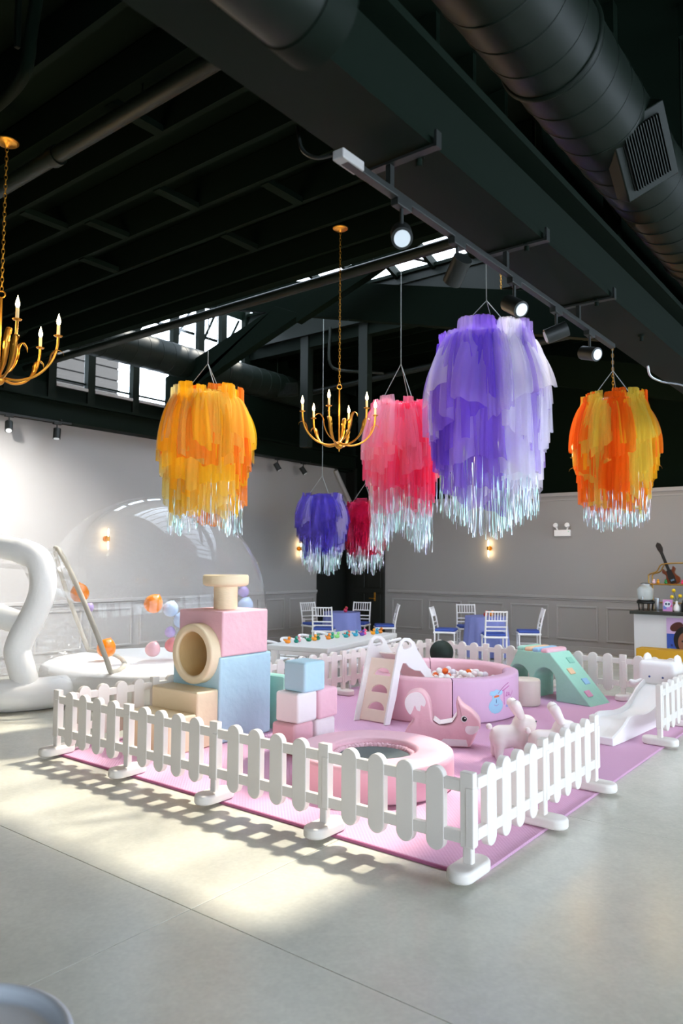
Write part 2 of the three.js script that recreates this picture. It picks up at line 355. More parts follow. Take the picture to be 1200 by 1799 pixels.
function ductRun(name, label, x, y, r, z0, z1, mat, ribEvery) {
  const t = thing(name, label, 'duct', [x, y, 0]);
  part('duct_body', cyl(r, r, z1 - z0, 40).rotateX(Math.PI / 2).translate(0, 0, (z0 + z1) / 2), mat, t);
  const ribs = [];
  for (let z = z0 + 0.1; z < z1; z += ribEvery) ribs.push(new THREE.TorusGeometry(r, 0.006, 5, 40).rotateY(0.12).translate(0, 0, z));
  const s = part('seam', merge(ribs), mat, t); s.userData.kind = 'stuff';
  for (let z = z0 + 1.6; z < z1; z += 3.1) part('coupling', new THREE.TorusGeometry(r, 0.018, 6, 40).translate(0, 0, z), mat, t);
  return t;
}
function grille(t, [x, y, z], rot, w, h, mat) {
  const g = new THREE.Group(); g.name = 'vent'; g.position.set(x, y, z); g.rotation.set(...rot); t.add(g);
  part('vent_collar', rbox(w + 0.08, h + 0.08, 0.14, 0.01, 0, 0, -0.04), mat, g);
  part('vent_recess', box(w - 0.02, h - 0.02, 0.01, 0, 0, 0.034), M.black, g);
  for (let k = 0; k < 14; k++) part('slat', box(0.006, h - 0.02, 0.03, -w / 2 + 0.02 + k * (w - 0.04) / 13, 0, 0.045), mat, g);
}
const bigDuct = ductRun('air_duct', 'big dark spiral air duct overhead on the right', -1.41, 4.41, 0.26, -14.4, 6, M.duct, 0.22);
grille(bigDuct, [0.195, -0.216, -4.4], [0.85, 0.75, 0], 0.26, 0.36, M.duct);
for (const z of [-9.5, -6.2, -2.2, 1.5]) part('hanger', rod([0, 0.25, z], [0, 1.72, z], 0.01, 6), M.dark, bigDuct);
const sideDuct = ductRun('air_duct', 'grey spiral air duct running above the left wall', -10.55, 5.4, 0.29, -14.4, 5, M.duct, 0.27);
grille(sideDuct, [0.24, -0.12, -6.75], [0.2, 1.2, 0], 0.36, 0.18, M.duct);
grille(sideDuct, [0.27, -0.08, -11.3], [0.2, 1.2, 0], 0.42, 0.2, M.duct);
for (const z of [-7.7, -9.6, -11.3, -12.6]) part('hanger', rod([0.0, 0.25, z], [0, 1.2, z], 0.01, 6), M.dark, sideDuct);
{
  const t = thing('capped_pipe', 'wide dark capped cylinder hanging under the beam at the top edge', 'duct', [-1.01, 2.99, 0]);
  part('body', cyl(0.105, 0.105, 2.3, 40).rotateX(Math.PI / 2).translate(0, 0, 0.0), M.duct, t);
  part('end_band', cyl(0.109, 0.109, 0.085, 40).rotateX(Math.PI / 2).translate(0, 0, -1.16), M.dark, t);
  part('hanger', rod([0, 0.09, -0.3], [-0.54, 0.53, -0.3], 0.012, 6), M.dark, t);
}
// spotlight tracks
function spot(label, pos, aim, group, yaw = 0) {
  const t = thing('track_spotlight', label, 'spotlight', pos, 0, group);
  part('adapter', rbox(0.05, 0.05, 0.14, 0.006, 0, 0.0, 0), M.track, t);
  part('stem', cyl(0.011, 0.011, 0.14, 10, 0, -0.08, 0), M.track, t);
  const head = new THREE.Group(); head.name = 'head'; head.position.set(0, -0.17, 0); head.lookAt(V(...aim)); t.add(head);
  part('housing', cyl(0.058, 0.058, 0.17, 28).rotateX(Math.PI / 2), M.track, head);
  part('lens', cyl(0.044, 0.044, 0.012, 24).rotateX(Math.PI / 2).translate(0, 0, 0.086), M.lens, head);
  return t;
}
{
  const t = thing('light_track', 'long black spotlight track clamped under the wide steel beam', 'light track', [0, 0, 0]);
  part('rail', rbox(0.04, 0.032, 3.2, 0.005, -1.74, 3.37, -3.83), M.track, t);
  part('feed_box', rbox(0.055, 0.04, 0.14, 0.006, -1.74, 3.375, -2.26), M.moulding, t);
  for (const z of [-2.55, -3.67, -4.75]) part('clamp', merge([box(0.39, 0.012, 0.04, -1.7, 3.488, z), box(0.012, 0.07, 0.04, -1.505, 3.515, z), box(0.012, 0.07, 0.04, -1.895, 3.515, z), box(0.024, 0.12, 0.03, -1.74, 3.43, z)]), M.track, t);
  part('cord', tube([[-1.75, 3.39, -2.21], [-1.85, 3.4, -2.2], [-1.93, 3.46, -2.2], [-1.96, 3.57, -2.2]], 0.008, 20, 6), M.track, t);
}
for (const [z, d, w] of [[-2.64, [0.5, -0.75, 0.7], 'first'], [-3.13, [-0.5, -0.6, -0.3], 'second'], [-3.77, [0.6, -0.6, 0.3], 'third'], [-4.37, [-0.8, -0.5, 0.4], 'fourth'], [-4.95, [0.75, -0.45, 0.35], 'fifth']])
  spot(`${w} black spotlight from the near end of the overhead track`, [-1.74, 3.345, z], d, 'spotlights on the overhead track').scale.setScalar(0.8);
{
  const t = thing('light_track', 'black spotlight track along the top of the left wall', 'light track', [0, 0, 0]);
  part('rail', rbox(0.04, 0.035, 3.0, 0.006, WX + 0.26, 4.0, -5.3), M.track, t);
  part('rail', rbox(0.04, 0.035, 3.0, 0.006, WX + 0.26, 4.0, -11.9), M.track, t);
  for (const z of [-4.5, -6.6, -10.8, -12.8]) part('clamp', rbox(0.3, 0.02, 0.03, 0.004, WX + 0.15, 4.03, z), M.track, t);
}
for (const [z, d, w] of [[-5.75, [0.4, -0.8, 0.2], 'left wall spotlight at the photo edge'], [-6.55, [0.1, -0.9, 0.1], 'left wall spotlight beside the bright patch'], [-10.9, [0.3, -0.8, 0.2], 'left wall spotlight half hidden by the yellow lantern'], [-11.75, [0.3, -0.8, -0.2], 'left wall spotlight right of the yellow lantern'], [-12.6, [0.3, -0.7, -0.2], 'left wall spotlight nearest the far corner']])
  spot('small black ' + w, [WX + 0.26, 3.98, z], d, 'spotlights on the left wall track');

// unseen floodlight, out of view at the left, placed to brighten the left wall
{
  const at = V(-8.6, 4.4, -3.2), aim = V(WX, 2.2, -5.5);
  const t = thing('unseen_flood_lamp', 'unseen floodlight out of view at the left, placed to light the left wall', 'spotlight', at.toArray());
  part('stem', cyl(0.014, 0.014, 0.6, 8, 0, 0.32, 0), M.track, t);
  const head = new THREE.Group(); head.name = 'head'; head.lookAt(aim.clone().sub(at)); t.add(head);
  part('housing', cyl(0.16, 0.1, 0.22, 28).rotateX(Math.PI / 2).translate(0, 0, -0.06), M.track, head);
  part('lamp_lens', cyl(0.14, 0.14, 0.01, 28).rotateX(Math.PI / 2).translate(0, 0, 0.055), std('#ffffff', 0.4, { emissive: new THREE.Color(1, 0.97, 0.92), emissiveIntensity: 6 }), head);
  const l = new THREE.SpotLight(new THREE.Color(1, 0.98, 0.95), 190, 0, 0.5, 0.95, 2);
  const dir = aim.clone().sub(at).normalize();
  l.position.copy(at).addScaledVector(dir, 0.1); l.target.position.copy(aim); l.shadow.radius = 6; l.castShadow = true; l.name = 'unseen_flood_light';
  scene.add(l, l.target);
}

// ---------------------------------------------------------------- play mat and picket fence
{
  const t = thing('play_mat', 'large pink foam play mat inside the white picket fence', 'play mat', [0, 0, 0]);
  part('foam', rbox(4.34, 0.022, 6.24, 0.006, -4.23, 0.011, -7.03, 2), M.mat, t);
  part('front_edge', rbox(4.34, 0.02, 0.012, 0.004, -4.23, 0.0105, -3.906), M.matEdge, t);
}
const FH = 0.58;
function capsule(w, y0, y1) {
  const s = new THREE.Shape(), r = w / 2;
  s.moveTo(-r, y0 + r); s.absarc(0, y0 + r, r, Math.PI, 2 * Math.PI, false); s.lineTo(r, y1 - r); s.absarc(0, y1 - r, r, 0, Math.PI, false); s.closePath(); return s;
}
const fenceParts = {
  picket: extrude(capsule(0.122, 0.1, FH), 0.048, 0.006, 10),
  block: rbox(0.085, 0.42, 0.05, 0.006, 0, 0.368, 0), stem: rbox(0.06, 0.2, 0.045, 0.01, 0, 0.13, 0),
  notch: rbox(0.05, 0.33, 0.062, 0.006, 0.02, 0.33, 0),
  foot: (() => { const s = new THREE.Shape(); s.absarc(0, 0.09, 0.062, 0, Math.PI, false); s.absarc(0, -0.09, 0.062, Math.PI, 2 * Math.PI, false); s.closePath();
    const g = new THREE.ExtrudeGeometry(s, { depth: 0.03, bevelEnabled: true, bevelSize: 0.018, bevelThickness: 0.02, bevelSegments: 4, curveSegments: 12 }); g.rotateX(-Math.PI / 2); return g.translate(0, 0.02, 0); })(),
};
function fencePanel(label, [x, z], ang, L, start, end) {
  const t = thing('fence_panel', label, 'fence panel', [x, 0.021, z], ang, 'picket fence panels');
  const rail = (y0, y1) => rbox(L - 0.075, y1 - y0, 0.04, 0.005, L / 2 - 0.006, (y0 + y1) / 2, 0);
  part('rail', rail(0.173, 0.242), M.fence, t); part('rail', rail(0.461, 0.528), M.fence, t);
  for (let k = 1; k < 5; k++) part('picket', fenceParts.picket, M.fence, t, [k * L / 5, 0, 0]);
  const post = (u) => { part('post', fenceParts.block, M.fence, t, [u, 0, 0]); part('post_stem', fenceParts.stem, M.fence, t, [u, 0, 0]); part('post_sleeve', fenceParts.notch, M.fence, t, [u, 0, 0]); part('foot', fenceParts.foot, M.fence, t, [u, 0.003, 0]); };
  if (start) post(0); if (end) post(L);
  return t;
}
function run(from, to, n, words, ends) {
  const dx = to[0] - from[0], dz = to[1] - from[1], L = Math.hypot(dx, dz) / n, ang = Math.atan2(-dz, dx);
  for (let k = 0; k < n; k++) fencePanel(words[k], [from[0] + dx * k / n, from[1] + dz * k / n], ang, L, k > 0 || ends[0], k === n - 1 && ends[1]);
}
run([-6.32, -3.88], [-2.1, -3.88], 4, ['front picket fence panel at the far left corner', 'front picket fence panel below the cream steps', 'front picket fence panel before the stacked cubes', 'front picket fence panel before the round trampoline'], [true, true]);
run([-2.1, -3.93], [-2.1, -5.93], 2, ['right side picket fence panel at the near corner', 'right side picket fence panel before the second bunny'], [false, true]);
run([-2.1, -7.77], [-2.1, -9.85], 2, ['right side picket fence panel standing alone after the gap', 'right side picket fence panel behind the white slide'], [true, true]);
run([-6.32, -3.94], [-6.08, -9.94], 6, ['left picket fence panel behind the front left corner', 'left picket fence panel beside the cream steps', 'left picket fence panel hidden behind the foam train', 'left picket fence panel right of the foam train', 'left picket fence panel behind the blue cube', 'left picket fence panel behind the ladder'], [false, false]);
run([-6.08, -9.98], [-2.16, -9.98], 4, ['back picket fence panel behind the ball pit', 'back picket fence panel in front of the right round table', 'back picket fence panel behind the mint climber', 'back picket fence panel behind the elephant slide'], [true, false]);

// ---------------------------------------------------------------- foam train
function bored(g, hole) {              // g with a round hole of the same axes cut from it
  const a = new Brush(g), b = new Brush(metres(hole)); a.updateMatrixWorld(); b.updateMatrixWorld();
  const ev = new Evaluator(); ev.attributes = ['position', 'normal', 'uv']; ev.useGroups = false;
  return metres(ev.evaluate(a, b, SUBTRACTION).geometry);
}
const tunnelHole = (x, y, z) => new THREE.CylinderGeometry(0.298, 0.298, 1.0, 56).rotateX(Math.PI / 2).translate(-5.735 - x, 0.872 - y, -5.0 - z);
{
  const t = thing('foam_block', 'tall pale blue foam block, base of the train', 'foam block', [-5.77, 0.022, -5.40]);
  part('block', bored(rbox(0.70, 0.83, 0.72, 0.02, 0, 0.415, 0), tunnelHole(-5.77, 0.022, -5.40)), M.blue, t);
}
{
  const t = thing('foam_block', 'pink foam box with round window on the blue block', 'foam block', [-5.745, 0.853, -5.385]);
  const s = outline([[-0.325, 0.0], [0.325, 0.0], [0.325, 0.44], [-0.325, 0.44]]);
  part('block', bored(rbox(0.65, 0.44, 0.64, 0.02, 0, 0.22, 0), tunnelHole(-5.745, 0.853, -5.385)), M.pink, t);
}
{
  const t = thing('foam_ring', 'round cream foam tunnel ring on the front of the train', 'foam ring', [-5.735, 0.872, -5.005]);
  const s = new THREE.Shape(); s.absarc(0, 0, 0.295, 0, 2 * Math.PI, false); const h = new THREE.Path(); h.absarc(0, 0, 0.215, 0, 2 * Math.PI, true); s.holes.push(h);
  part('ring', extrude(s, 0.5, 0.022, 48).translate(0, 0, -0.19), M.cream, t);
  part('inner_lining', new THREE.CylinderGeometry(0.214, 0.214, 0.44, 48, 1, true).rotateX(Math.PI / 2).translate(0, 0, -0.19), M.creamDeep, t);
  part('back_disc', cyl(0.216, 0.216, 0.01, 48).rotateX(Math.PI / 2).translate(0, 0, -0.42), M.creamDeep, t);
}
{
  const t = thing('foam_chimney', 'cream foam chimney with a wide round cap on the pink box', 'foam block', [-5.74, 1.293, -5.40]);
  part('stack', cyl(0.123, 0.123, 0.24, 36, 0, 0.12, 0), M.cream, t);
  part('cap', lathe([[0, 0.235], [0.2, 0.235], [0.232, 0.25], [0.236, 0.27], [0.236, 0.335], [0.225, 0.352], [0, 0.356]], 48), M.cream, t);
}
{
  const t = thing('foam_steps', 'cream two-step foam stairs at the foot of the train', 'foam steps', [-5.79, 0.022, -4.765]);
  part('upper_step', rbox(0.68, 0.53, 0.27, 0.02, 0.02, 0.265, -0.137), M.cream, t);
  part('lower_step', rbox(0.68, 0.335, 0.33, 0.02, 0.02, 0.1675, 0.167), M.cream, t);
}
{
  const t = thing('foam_wedge', 'mint green foam wedge behind the blue block', 'foam wedge', [-5.34, 0.022, -6.05]);
  const g = extrude(outline([[-0.18, 0], [0.34, 0], [0.34, 0.28], [-0.02, 0.55], [-0.18, 0.55]]), 0.5, 0.015); g.rotateY(Math.PI / 2);
  part('wedge', metres(g.translate(-0.25, 0, 0)), M.mint, t);
}
{
  const c = rbox(0.282, 0.278, 0.282, 0.028, 0, 0.139, 0, 4);
  const cube = (label, m, x, y, z, a) => part('cube', c, m, thing('foam_cube', label, 'foam cube', [x, y, z], a, 'stacked foam cubes'));
  cube('pink foam cube at the bottom front of the stack', M.pink, -4.72, 0.022, -5.32, 0.03);
  cube('white foam cube at the bottom back of the stack', M.whiteVinyl, -4.70, 0.022, -5.62, -0.02);
  cube('white foam cube in the middle row of the stack', M.whiteVinyl, -4.70, 0.302, -5.345, 0.02);
  cube('pink foam cube in the middle row of the stack', M.pinkSoft, -4.68, 0.302, -5.635, 0.0);
  cube('pale blue foam cube topping the stack', M.blue, -4.65, 0.582, -5.40, -0.05);
}
// ---------------------------------------------------------------- trampoline, ball pit, stool
{
  const t = thing('trampoline', 'round pink foam trampoline with grey jumping mat', 'trampoline', [-3.58, 0.022, -5.03]);
  part('padded_ring', lathe([[0.345, 0.2], [0.335, 0.225], [0.345, 0.255], [0.37, 0.268], [0.5, 0.272], [0.61, 0.268], [0.636, 0.25], [0.642, 0.22], [0.642, 0.02], [0.63, 0.0], [0.4, 0.0], [0.345, 0.05], [0.345, 0.2]], 72), M.pinkSoft, t);
  const ruffle = []; for (let k = 0; k < 160; k++) { const a = k / 160 * Math.PI * 2; ruffle.push([Math.cos(a) * (0.318 + 0.006 * Math.sin(k * 1.9)), 0.2 + 0.006 * Math.sin(k * 2.3), Math.sin(a) * (0.318 + 0.006 * Math.sin(k * 1.9))]); }
  part('gathered_skirt', tube(ruffle, 0.026, 320, 8, true), M.pinkSoft, t);
  part('jumping_mat', cyl(0.315, 0.315, 0.012, 64, 0, 0.195, 0), M.trampoline, t);
}
const PIT = [-4.71, 0.022, -7.98], PR = 0.94;
{
  const t = thing('ball_pit', 'round pink foam ball pit with cartoon logo', 'ball pit', PIT);
  const prof = [[PR - 0.17, 0.03], [PR - 0.17, 0.44], [PR - 0.155, 0.475], [PR - 0.125, 0.485], [PR - 0.03, 0.485], [PR - 0.006, 0.475], [PR, 0.45], [PR, 0.02], [PR - 0.01, 0.0], [PR - 0.17, 0.0], [PR - 0.17, 0.03]].map((p) => new THREE.Vector2(...p));
  // four curved sections whose joints stand open a finger's width
  for (let k = 0; k < 4; k++) {
    const a0 = 0.685 + k * Math.PI / 2 + 0.006, g = new THREE.LatheGeometry(prof, 24, a0, Math.PI / 2 - 0.012);
    part('wall_section', g, k === 0 ? M.lilacPink : M.pinkSoft, t);
  }
  part('pit_floor', cyl(PR - 0.16, PR - 0.16, 0.02, 48, 0, 0.012, 0), M.pinkSoft, t);
  part('under_lining', new THREE.CylinderGeometry(PR - 0.1, PR - 0.1, 0.44, 64, 1, true).translate(0, 0.225, 0), M.matEdge, t);
  // printed logo on the right-hand section
  const cv = document.createElement('canvas'); cv.width = 512; cv.height = 384; const c = cv.getContext('2d');
  c.clearRect(0, 0, 512, 384);
  c.fillStyle = '#9fcfe6';
  for (let k = 0; k < 14; k++) { const a = k / 14 * Math.PI * 2; c.beginPath(); c.arc(118 + Math.cos(a) * 66, 262 + Math.sin(a) * 58, 32, 0, 7); c.fill(); }
  c.beginPath(); c.arc(118, 255, 74, 0, 7); c.fill();
  c.fillRect(66, 140, 104, 90);
  for (let k = 0; k < 5; k++) { c.beginPath(); c.arc(62 + k * 30, 112 - (k === 2 ? 14 : 0), 28, 0, 7); c.fill(); }
  c.fillStyle = '#f2753a'; c.save(); c.translate(125, 152); c.rotate(-0.12); c.fillRect(-34, -11, 68, 22); c.restore();
  c.strokeStyle = '#3b5a8c'; c.lineWidth = 8; c.beginPath(); c.moveTo(120, 186); c.lineTo(120, 228); c.stroke();
  c.strokeStyle = '#a98fc4'; c.lineWidth = 7; c.beginPath(); c.arc(120, 226, 34, 0.5, 2.6); c.stroke();
  c.strokeStyle = '#b0308c'; c.lineWidth = 7; c.beginPath(); c.moveTo(146, 122); c.quadraticCurveTo(220, 40, 320, 12); c.stroke();
  c.strokeStyle = '#cc62ae'; c.lineWidth = 10; c.beginPath(); c.moveTo(236, 90); c.lineTo(240, 262); c.stroke(); c.beginPath(); c.moveTo(210, 96); c.quadraticCurveTo(280, 70, 330, 50); c.stroke();
  c.lineWidth = 7; c.beginPath(); c.moveTo(262, 170); c.bezierCurveTo(330, 120, 270, 100, 270, 150); c.bezierCurveTo(272, 190, 320, 160, 330, 130); c.bezierCurveTo(300, 120, 300, 190, 336, 150); c.bezierCurveTo(340, 190, 380, 170, 400, 120); c.stroke();
  c.fillStyle = '#93a9dc'; c.beginPath(); c.ellipse(330, 262, 70, 22, -0.4, 0, 7); c.fill();
  const tx = new THREE.CanvasTexture(cv); tx.colorSpace = THREE.SRGBColorSpace;
  const dec = new THREE.CylinderGeometry(PR + 0.002, PR + 0.002, 0.36, 40, 1, true, 1.12, 0.62).translate(0, 0.24, 0);
  part('logo_print', dec, new THREE.MeshStandardMaterial({ map: tx, transparent: true, roughness: 0.5 }), t);
}
{ // balls in the pit
  const g = ball(0.04, 0, 0, 0, 18, 12), spots = [];
  let tries = 0;
  while (spots.length < 120 && tries++ < 9000) {
    const a = R(0, Math.PI * 2), r = Math.sqrt(rnd()) * (PR - 0.23), y = 0.34 + R(0, 0.03);
    const p = [PIT[0] + Math.cos(a) * r, y, PIT[2] + Math.sin(a) * r];
    if (p[0] < -4.55 && p[0] > -5.2 && p[2] > -7.95) continue;
    if (spots.every((q) => (q[0] - p[0]) ** 2 + (q[2] - p[2]) ** 2 > 0.0066)) spots.push(p);
  }
  for (let k = 0; k < 14; k++) { const a = R(-2.2, -0.6), r = R(0.3, 0.6); spots.push([PIT[0] + Math.cos(a) * r, 0.41, PIT[2] + Math.sin(a) * r]); }
  const mats = [M.white, M.white, M.white, std('#e9e4ee', 0.3), std('#f2e3e3', 0.3), std('#f06a1e', 0.4)], words = ['white', 'white', 'white', 'pale lilac', 'pale blush', 'orange'];
  spots.forEach((p, i) => { const k = i % 9 === 4 ? 5 : i % 5; const b = part('pit_ball', g, mats[k], scene, p); info(b, `${words[k]} plastic ball lying in the pink ball pit`, 'ball', 'balls in the pink pit'); });
}
part('cushion', lathe([[0, 0], [0.165, 0], [0.18, 0.012], [0.182, 0.3], [0.17, 0.318], [0, 0.322]], 48), M.stool, thing('round_stool', 'cream round foam stool beside the ball pit', 'stool', [-3.99, 0.022, -8.86]));
{
  const t = thing('play_ball', 'large dark green ball behind the ball pit', 'ball', [-5.52, 0.022, -9.42]);
  part('ball_skin', ball(0.17, 0, 0.47, 0, 32, 24).scale(1, 1, 1), std('#0d2318', 0.7), t);
  part('white_stand', lathe([[0, 0], [0.22, 0], [0.19, 0.1], [0.1, 0.32], [0, 0.34]], 32), M.white, t);
}
// ---------------------------------------------------------------- white plywood slide with ladder
{
  const t = thing('ladder_slide', 'white plywood ladder slide leaning into the ball pit', 'slide', [0, 0.028, 0.05]);
  const side = (z) => { // in (distance back, height)
    const s = outline(smoothed([[6.78, 0], [6.9, 0], [7.06, 0.48], [7.12, 0.62], [7.2, 0.62]], 1, false).concat([[7.26, 0.57], [7.38, 0.52], [7.5, 0.5], [7.6, 0.42], [7.86, 0.34], [7.76, 0.44], [7.45, 0.74], [7.36, 0.85], [7.28, 0.895], [7.18, 0.905], [7.09, 0.87], [7.03, 0.78], [6.98, 0.6]]));
    s.holes.push(outline(smoothed([[7.14, 0.79], [7.12, 0.83], [7.17, 0.865], [7.25, 0.86], [7.31, 0.82], [7.3, 0.79]], 4)));
    return s;
  };
  const sg = extrude(side(), 0.026, 0.006); sg.rotateY(Math.PI / 2);
  part('side_panel', sg, M.whitePaint, t, [-4.66, 0, 0]);
  part('side_panel', sg, M.whitePaint, t, [-5.06, 0, 0]);
  const board = outline([[-0.19, 0], [0.19, 0], [0.19, 0.7], [-0.19, 0.7]]);
  for (const y of [0.13, 0.32, 0.51]) { const h = new THREE.Path(); h.moveTo(-0.11, y); h.lineTo(0.11, y); h.absellipse(0, y, 0.11, 0.085, 0, Math.PI, false); h.closePath(); board.holes.push(h); }
  part('rung_board', extrude(board, 0.022, 0.004), M.ply, t, [-4.86, 0.0, -6.87], [-0.33, 0, 0]);
  part('slide_board', rbox(0.38, 0.02, 0.72, 0.006), M.plywhite, t, [-4.86, 0.52, -7.55], [-0.55, 0, 0]);
}
// ---------------------------------------------------------------- squirrel rocker
{
  const ang = Math.atan2(0.29, 0.57);
  const t = thing('squirrel_rocker', 'pink foam squirrel rocker with white tail tip', 'ride-on toy', [-3.76, 0.026, -6.42], ang);
  const body = smoothed([[-0.34, 0.0], [0.26, 0.0], [0.30, 0.06], [0.345, 0.16], [0.37, 0.2], [0.36, 0.26], [0.3, 0.33], [0.2, 0.40], [0.155, 0.455], [0.14, 0.42], [0.145, 0.3], [0.1, 0.225], [-0.02, 0.2], [-0.085, 0.24], [-0.1, 0.34], [-0.13, 0.45], [-0.2, 0.515], [-0.3, 0.5], [-0.36, 0.43], [-0.355, 0.35], [-0.3, 0.28], [-0.27, 0.24], [-0.33, 0.16], [-0.37, 0.06]], 5);
  part('body', extrude(outline(body.map(([x, y]) => [x, Math.max(0, y)])), 0.2, 0.02), M.pink, t);
  const tail = smoothed([[-0.205, 0.5], [-0.3, 0.488], [-0.35, 0.425], [-0.345, 0.355], [-0.3, 0.29], [-0.275, 0.33], [-0.255, 0.375], [-0.235, 0.335], [-0.205, 0.325], [-0.195, 0.38], [-0.165, 0.37], [-0.15, 0.42]], 5);
  const cheek = smoothed([[0.235, 0.2], [0.3, 0.205], [0.355, 0.205], [0.345, 0.165], [0.3, 0.13], [0.25, 0.13], [0.225, 0.16]], 5);
  const belly = [[-0.05, 0.012], [0.25, 0.012], [0.235, 0.075], [0.02, 0.075]];
  for (const [n, o] of [['tail_tip', tail], ['cheek', cheek], ['belly_patch', belly]]) part(n, extrude(outline(o), 0.204, 0.002), M.whiteVinyl, t);
  part('lit_back_strip', extrude(outline([[0.145, 0.3], [0.1, 0.23], [-0.02, 0.205], [-0.08, 0.245], [-0.075, 0.25], [-0.02, 0.212], [0.097, 0.237], [0.14, 0.305]]), 0.19, 0.002), M.whiteVinyl, t);  // white strip paints the light along the upper back edge
  for (const s of [1, -1]) { const e = part('eye', cyl(0.03, 0.03, 0.008, 24).rotateX(Math.PI / 2), M.white, t, [0.215, 0.27, s * 0.102]); part('pupil', cyl(0.023, 0.023, 0.006, 24).rotateX(Math.PI / 2), M.black, e, [0.004, 0, s * 0.005]); part('painted_glint', cyl(0.006, 0.006, 0.004, 10).rotateX(Math.PI / 2), M.white, e, [0.01, 0.008, s * 0.01]); }  // small white dot on each pupil is a painted highlight
}
// ---------------------------------------------------------------- hopping bunnies (blended blobs meshed from a distance field)
function blend(bones, size, res, k = 0.03) {
  const mc = new MarchingCubes(res, new THREE.MeshStandardMaterial(), false, false, 200000);
  mc.isolation = 0;
  const p = V(0, 0, 0);
  for (let z = 0; z < res; z++) for (let y = 0; y < res; y++) for (let x = 0; x < res; x++) {
    p.set((x - res / 2) / (res / 2), (y - res / 2) / (res / 2), (z - res / 2) / (res / 2)).multiplyScalar(size / 2);
    let d = 1e3;
    for (const [a, b, ra, rb] of bones) {
      const ab = V(b[0] - a[0], b[1] - a[1], b[2] - a[2]), ap = V(p.x - a[0], p.y - a[1], p.z - a[2]);
      const h = Math.max(0, Math.min(1, ap.dot(ab) / Math.max(1e-9, ab.lengthSq()))), e = ap.addScaledVector(ab, -h).length() - (ra + (rb - ra) * h);
      const m = Math.max(0, Math.min(1, 0.5 + 0.5 * (d - e) / k)); d = d * (1 - m) + e * m - k * m * (1 - m);
    }
    mc.field[x + y * res + z * res * res] = -d;
  }
  mc.update();
  const g = new THREE.BufferGeometry(), n = mc.count;
  g.setAttribute('position', new THREE.BufferAttribute(mc.positionArray.slice(0, n * 3), 3));
  g.setAttribute('normal', new THREE.BufferAttribute(mc.normalArray.slice(0, n * 3), 3));
  g.scale(size / 2, size / 2, size / 2);
  return metres(g);
}
{
  const bones = [ // facing +x, floor at -0.24
    [[-0.09, -0.06, 0], [0.07, -0.05, 0], 0.105, 0.095], [[0.11, 0.05, 0], [0.15, 0.05, 0], 0.095, 0.085], [[-0.2, 0.035, 0], [-0.2, 0.035, 0], 0.028, 0.028],
    ...[-1, 1].flatMap((s) => [[[-0.12, -0.1, s * 0.06], [-0.13, -0.215, s * 0.07], 0.05, 0.035], [[0.07, -0.1, s * 0.06], [0.09, -0.215, s * 0.065], 0.045, 0.034]]),
  ];
  const ears = [-1, 1].map((s) => [[[0.09, 0.12, s * 0.04], [0.03, 0.235, s * 0.07], 0.036, 0.046]]).flat();
  const body = blend(bones, 0.62, 56), ear = ears.map((b) => blend([b], 0.62, 40));
  const bunny = (label, x, z, a) => {
    const t = thing('bunny_hopper', label, 'ride-on toy', [x, 0.272, z], a, 'white bunny hoppers');
    part('body', body, M.bunny, t); ear.forEach((g) => part('ear', g, M.bunny, t));
    for (const s of [-1, 1]) part('eye', ball(0.008, 0, 0, 0, 10, 8), std('#6c6a70', 0.5), t, [0.222, 0.085, s * 0.045]);
  };
  bunny('white rubber bunny hopper beside the pink squirrel', -3.02, -6.38, 0.72);
  bunny('white rubber bunny hopper half hidden by the fence', -2.66, -6.42, 0.55);
}
// ---------------------------------------------------------------- mint climber
{
  const t = thing('foam_climber', 'mint green foam climber with two tunnels and coloured steps', 'climber', [-3.86, 0.022, -9.55], -0.19);
  const arch = (cx) => Array.from({ length: 15 }, (_, k) => [cx + 0.165 * Math.cos(k / 14 * Math.PI), 0.24 + 0.165 * Math.sin(k / 14 * Math.PI)]);
  const s = outline([[-0.78, 0], [-0.6, 0], ...arch(-0.435).reverse(), [-0.27, 0], [-0.2, 0], ...arch(-0.035).reverse(), [0.13, 0], [0.62, 0], [0.05, 0.6], [-0.45, 0.6]]);
  part('body', extrude(s, 0.46, 0.014), M.mint, t);
  [[-0.41, M.mint], [-0.29, M.peach], [-0.17, M.skyPatch], [-0.04, M.pinkSoft]].forEach(([x, m]) => part('top_step', rbox(0.12, 0.07, 0.46, 0.034, x, 0.615, 0, 4), m, t));
  const g = rbox(0.09, 0.014, 0.12, 0.006);
  [[0.15, -0.08, M.mintPatch], [0.26, 0.08, M.peach], [0.38, -0.06, M.skyPatch], [0.5, 0.08, M.rose]].forEach(([x, z, m]) => part('foot_hold', g, m, t, [x + 0.004, 0.6 - (x - 0.05) * (0.6 / 0.57) + 0.005, z], [0, 0, -Math.atan2(0.6, 0.57)]));
}
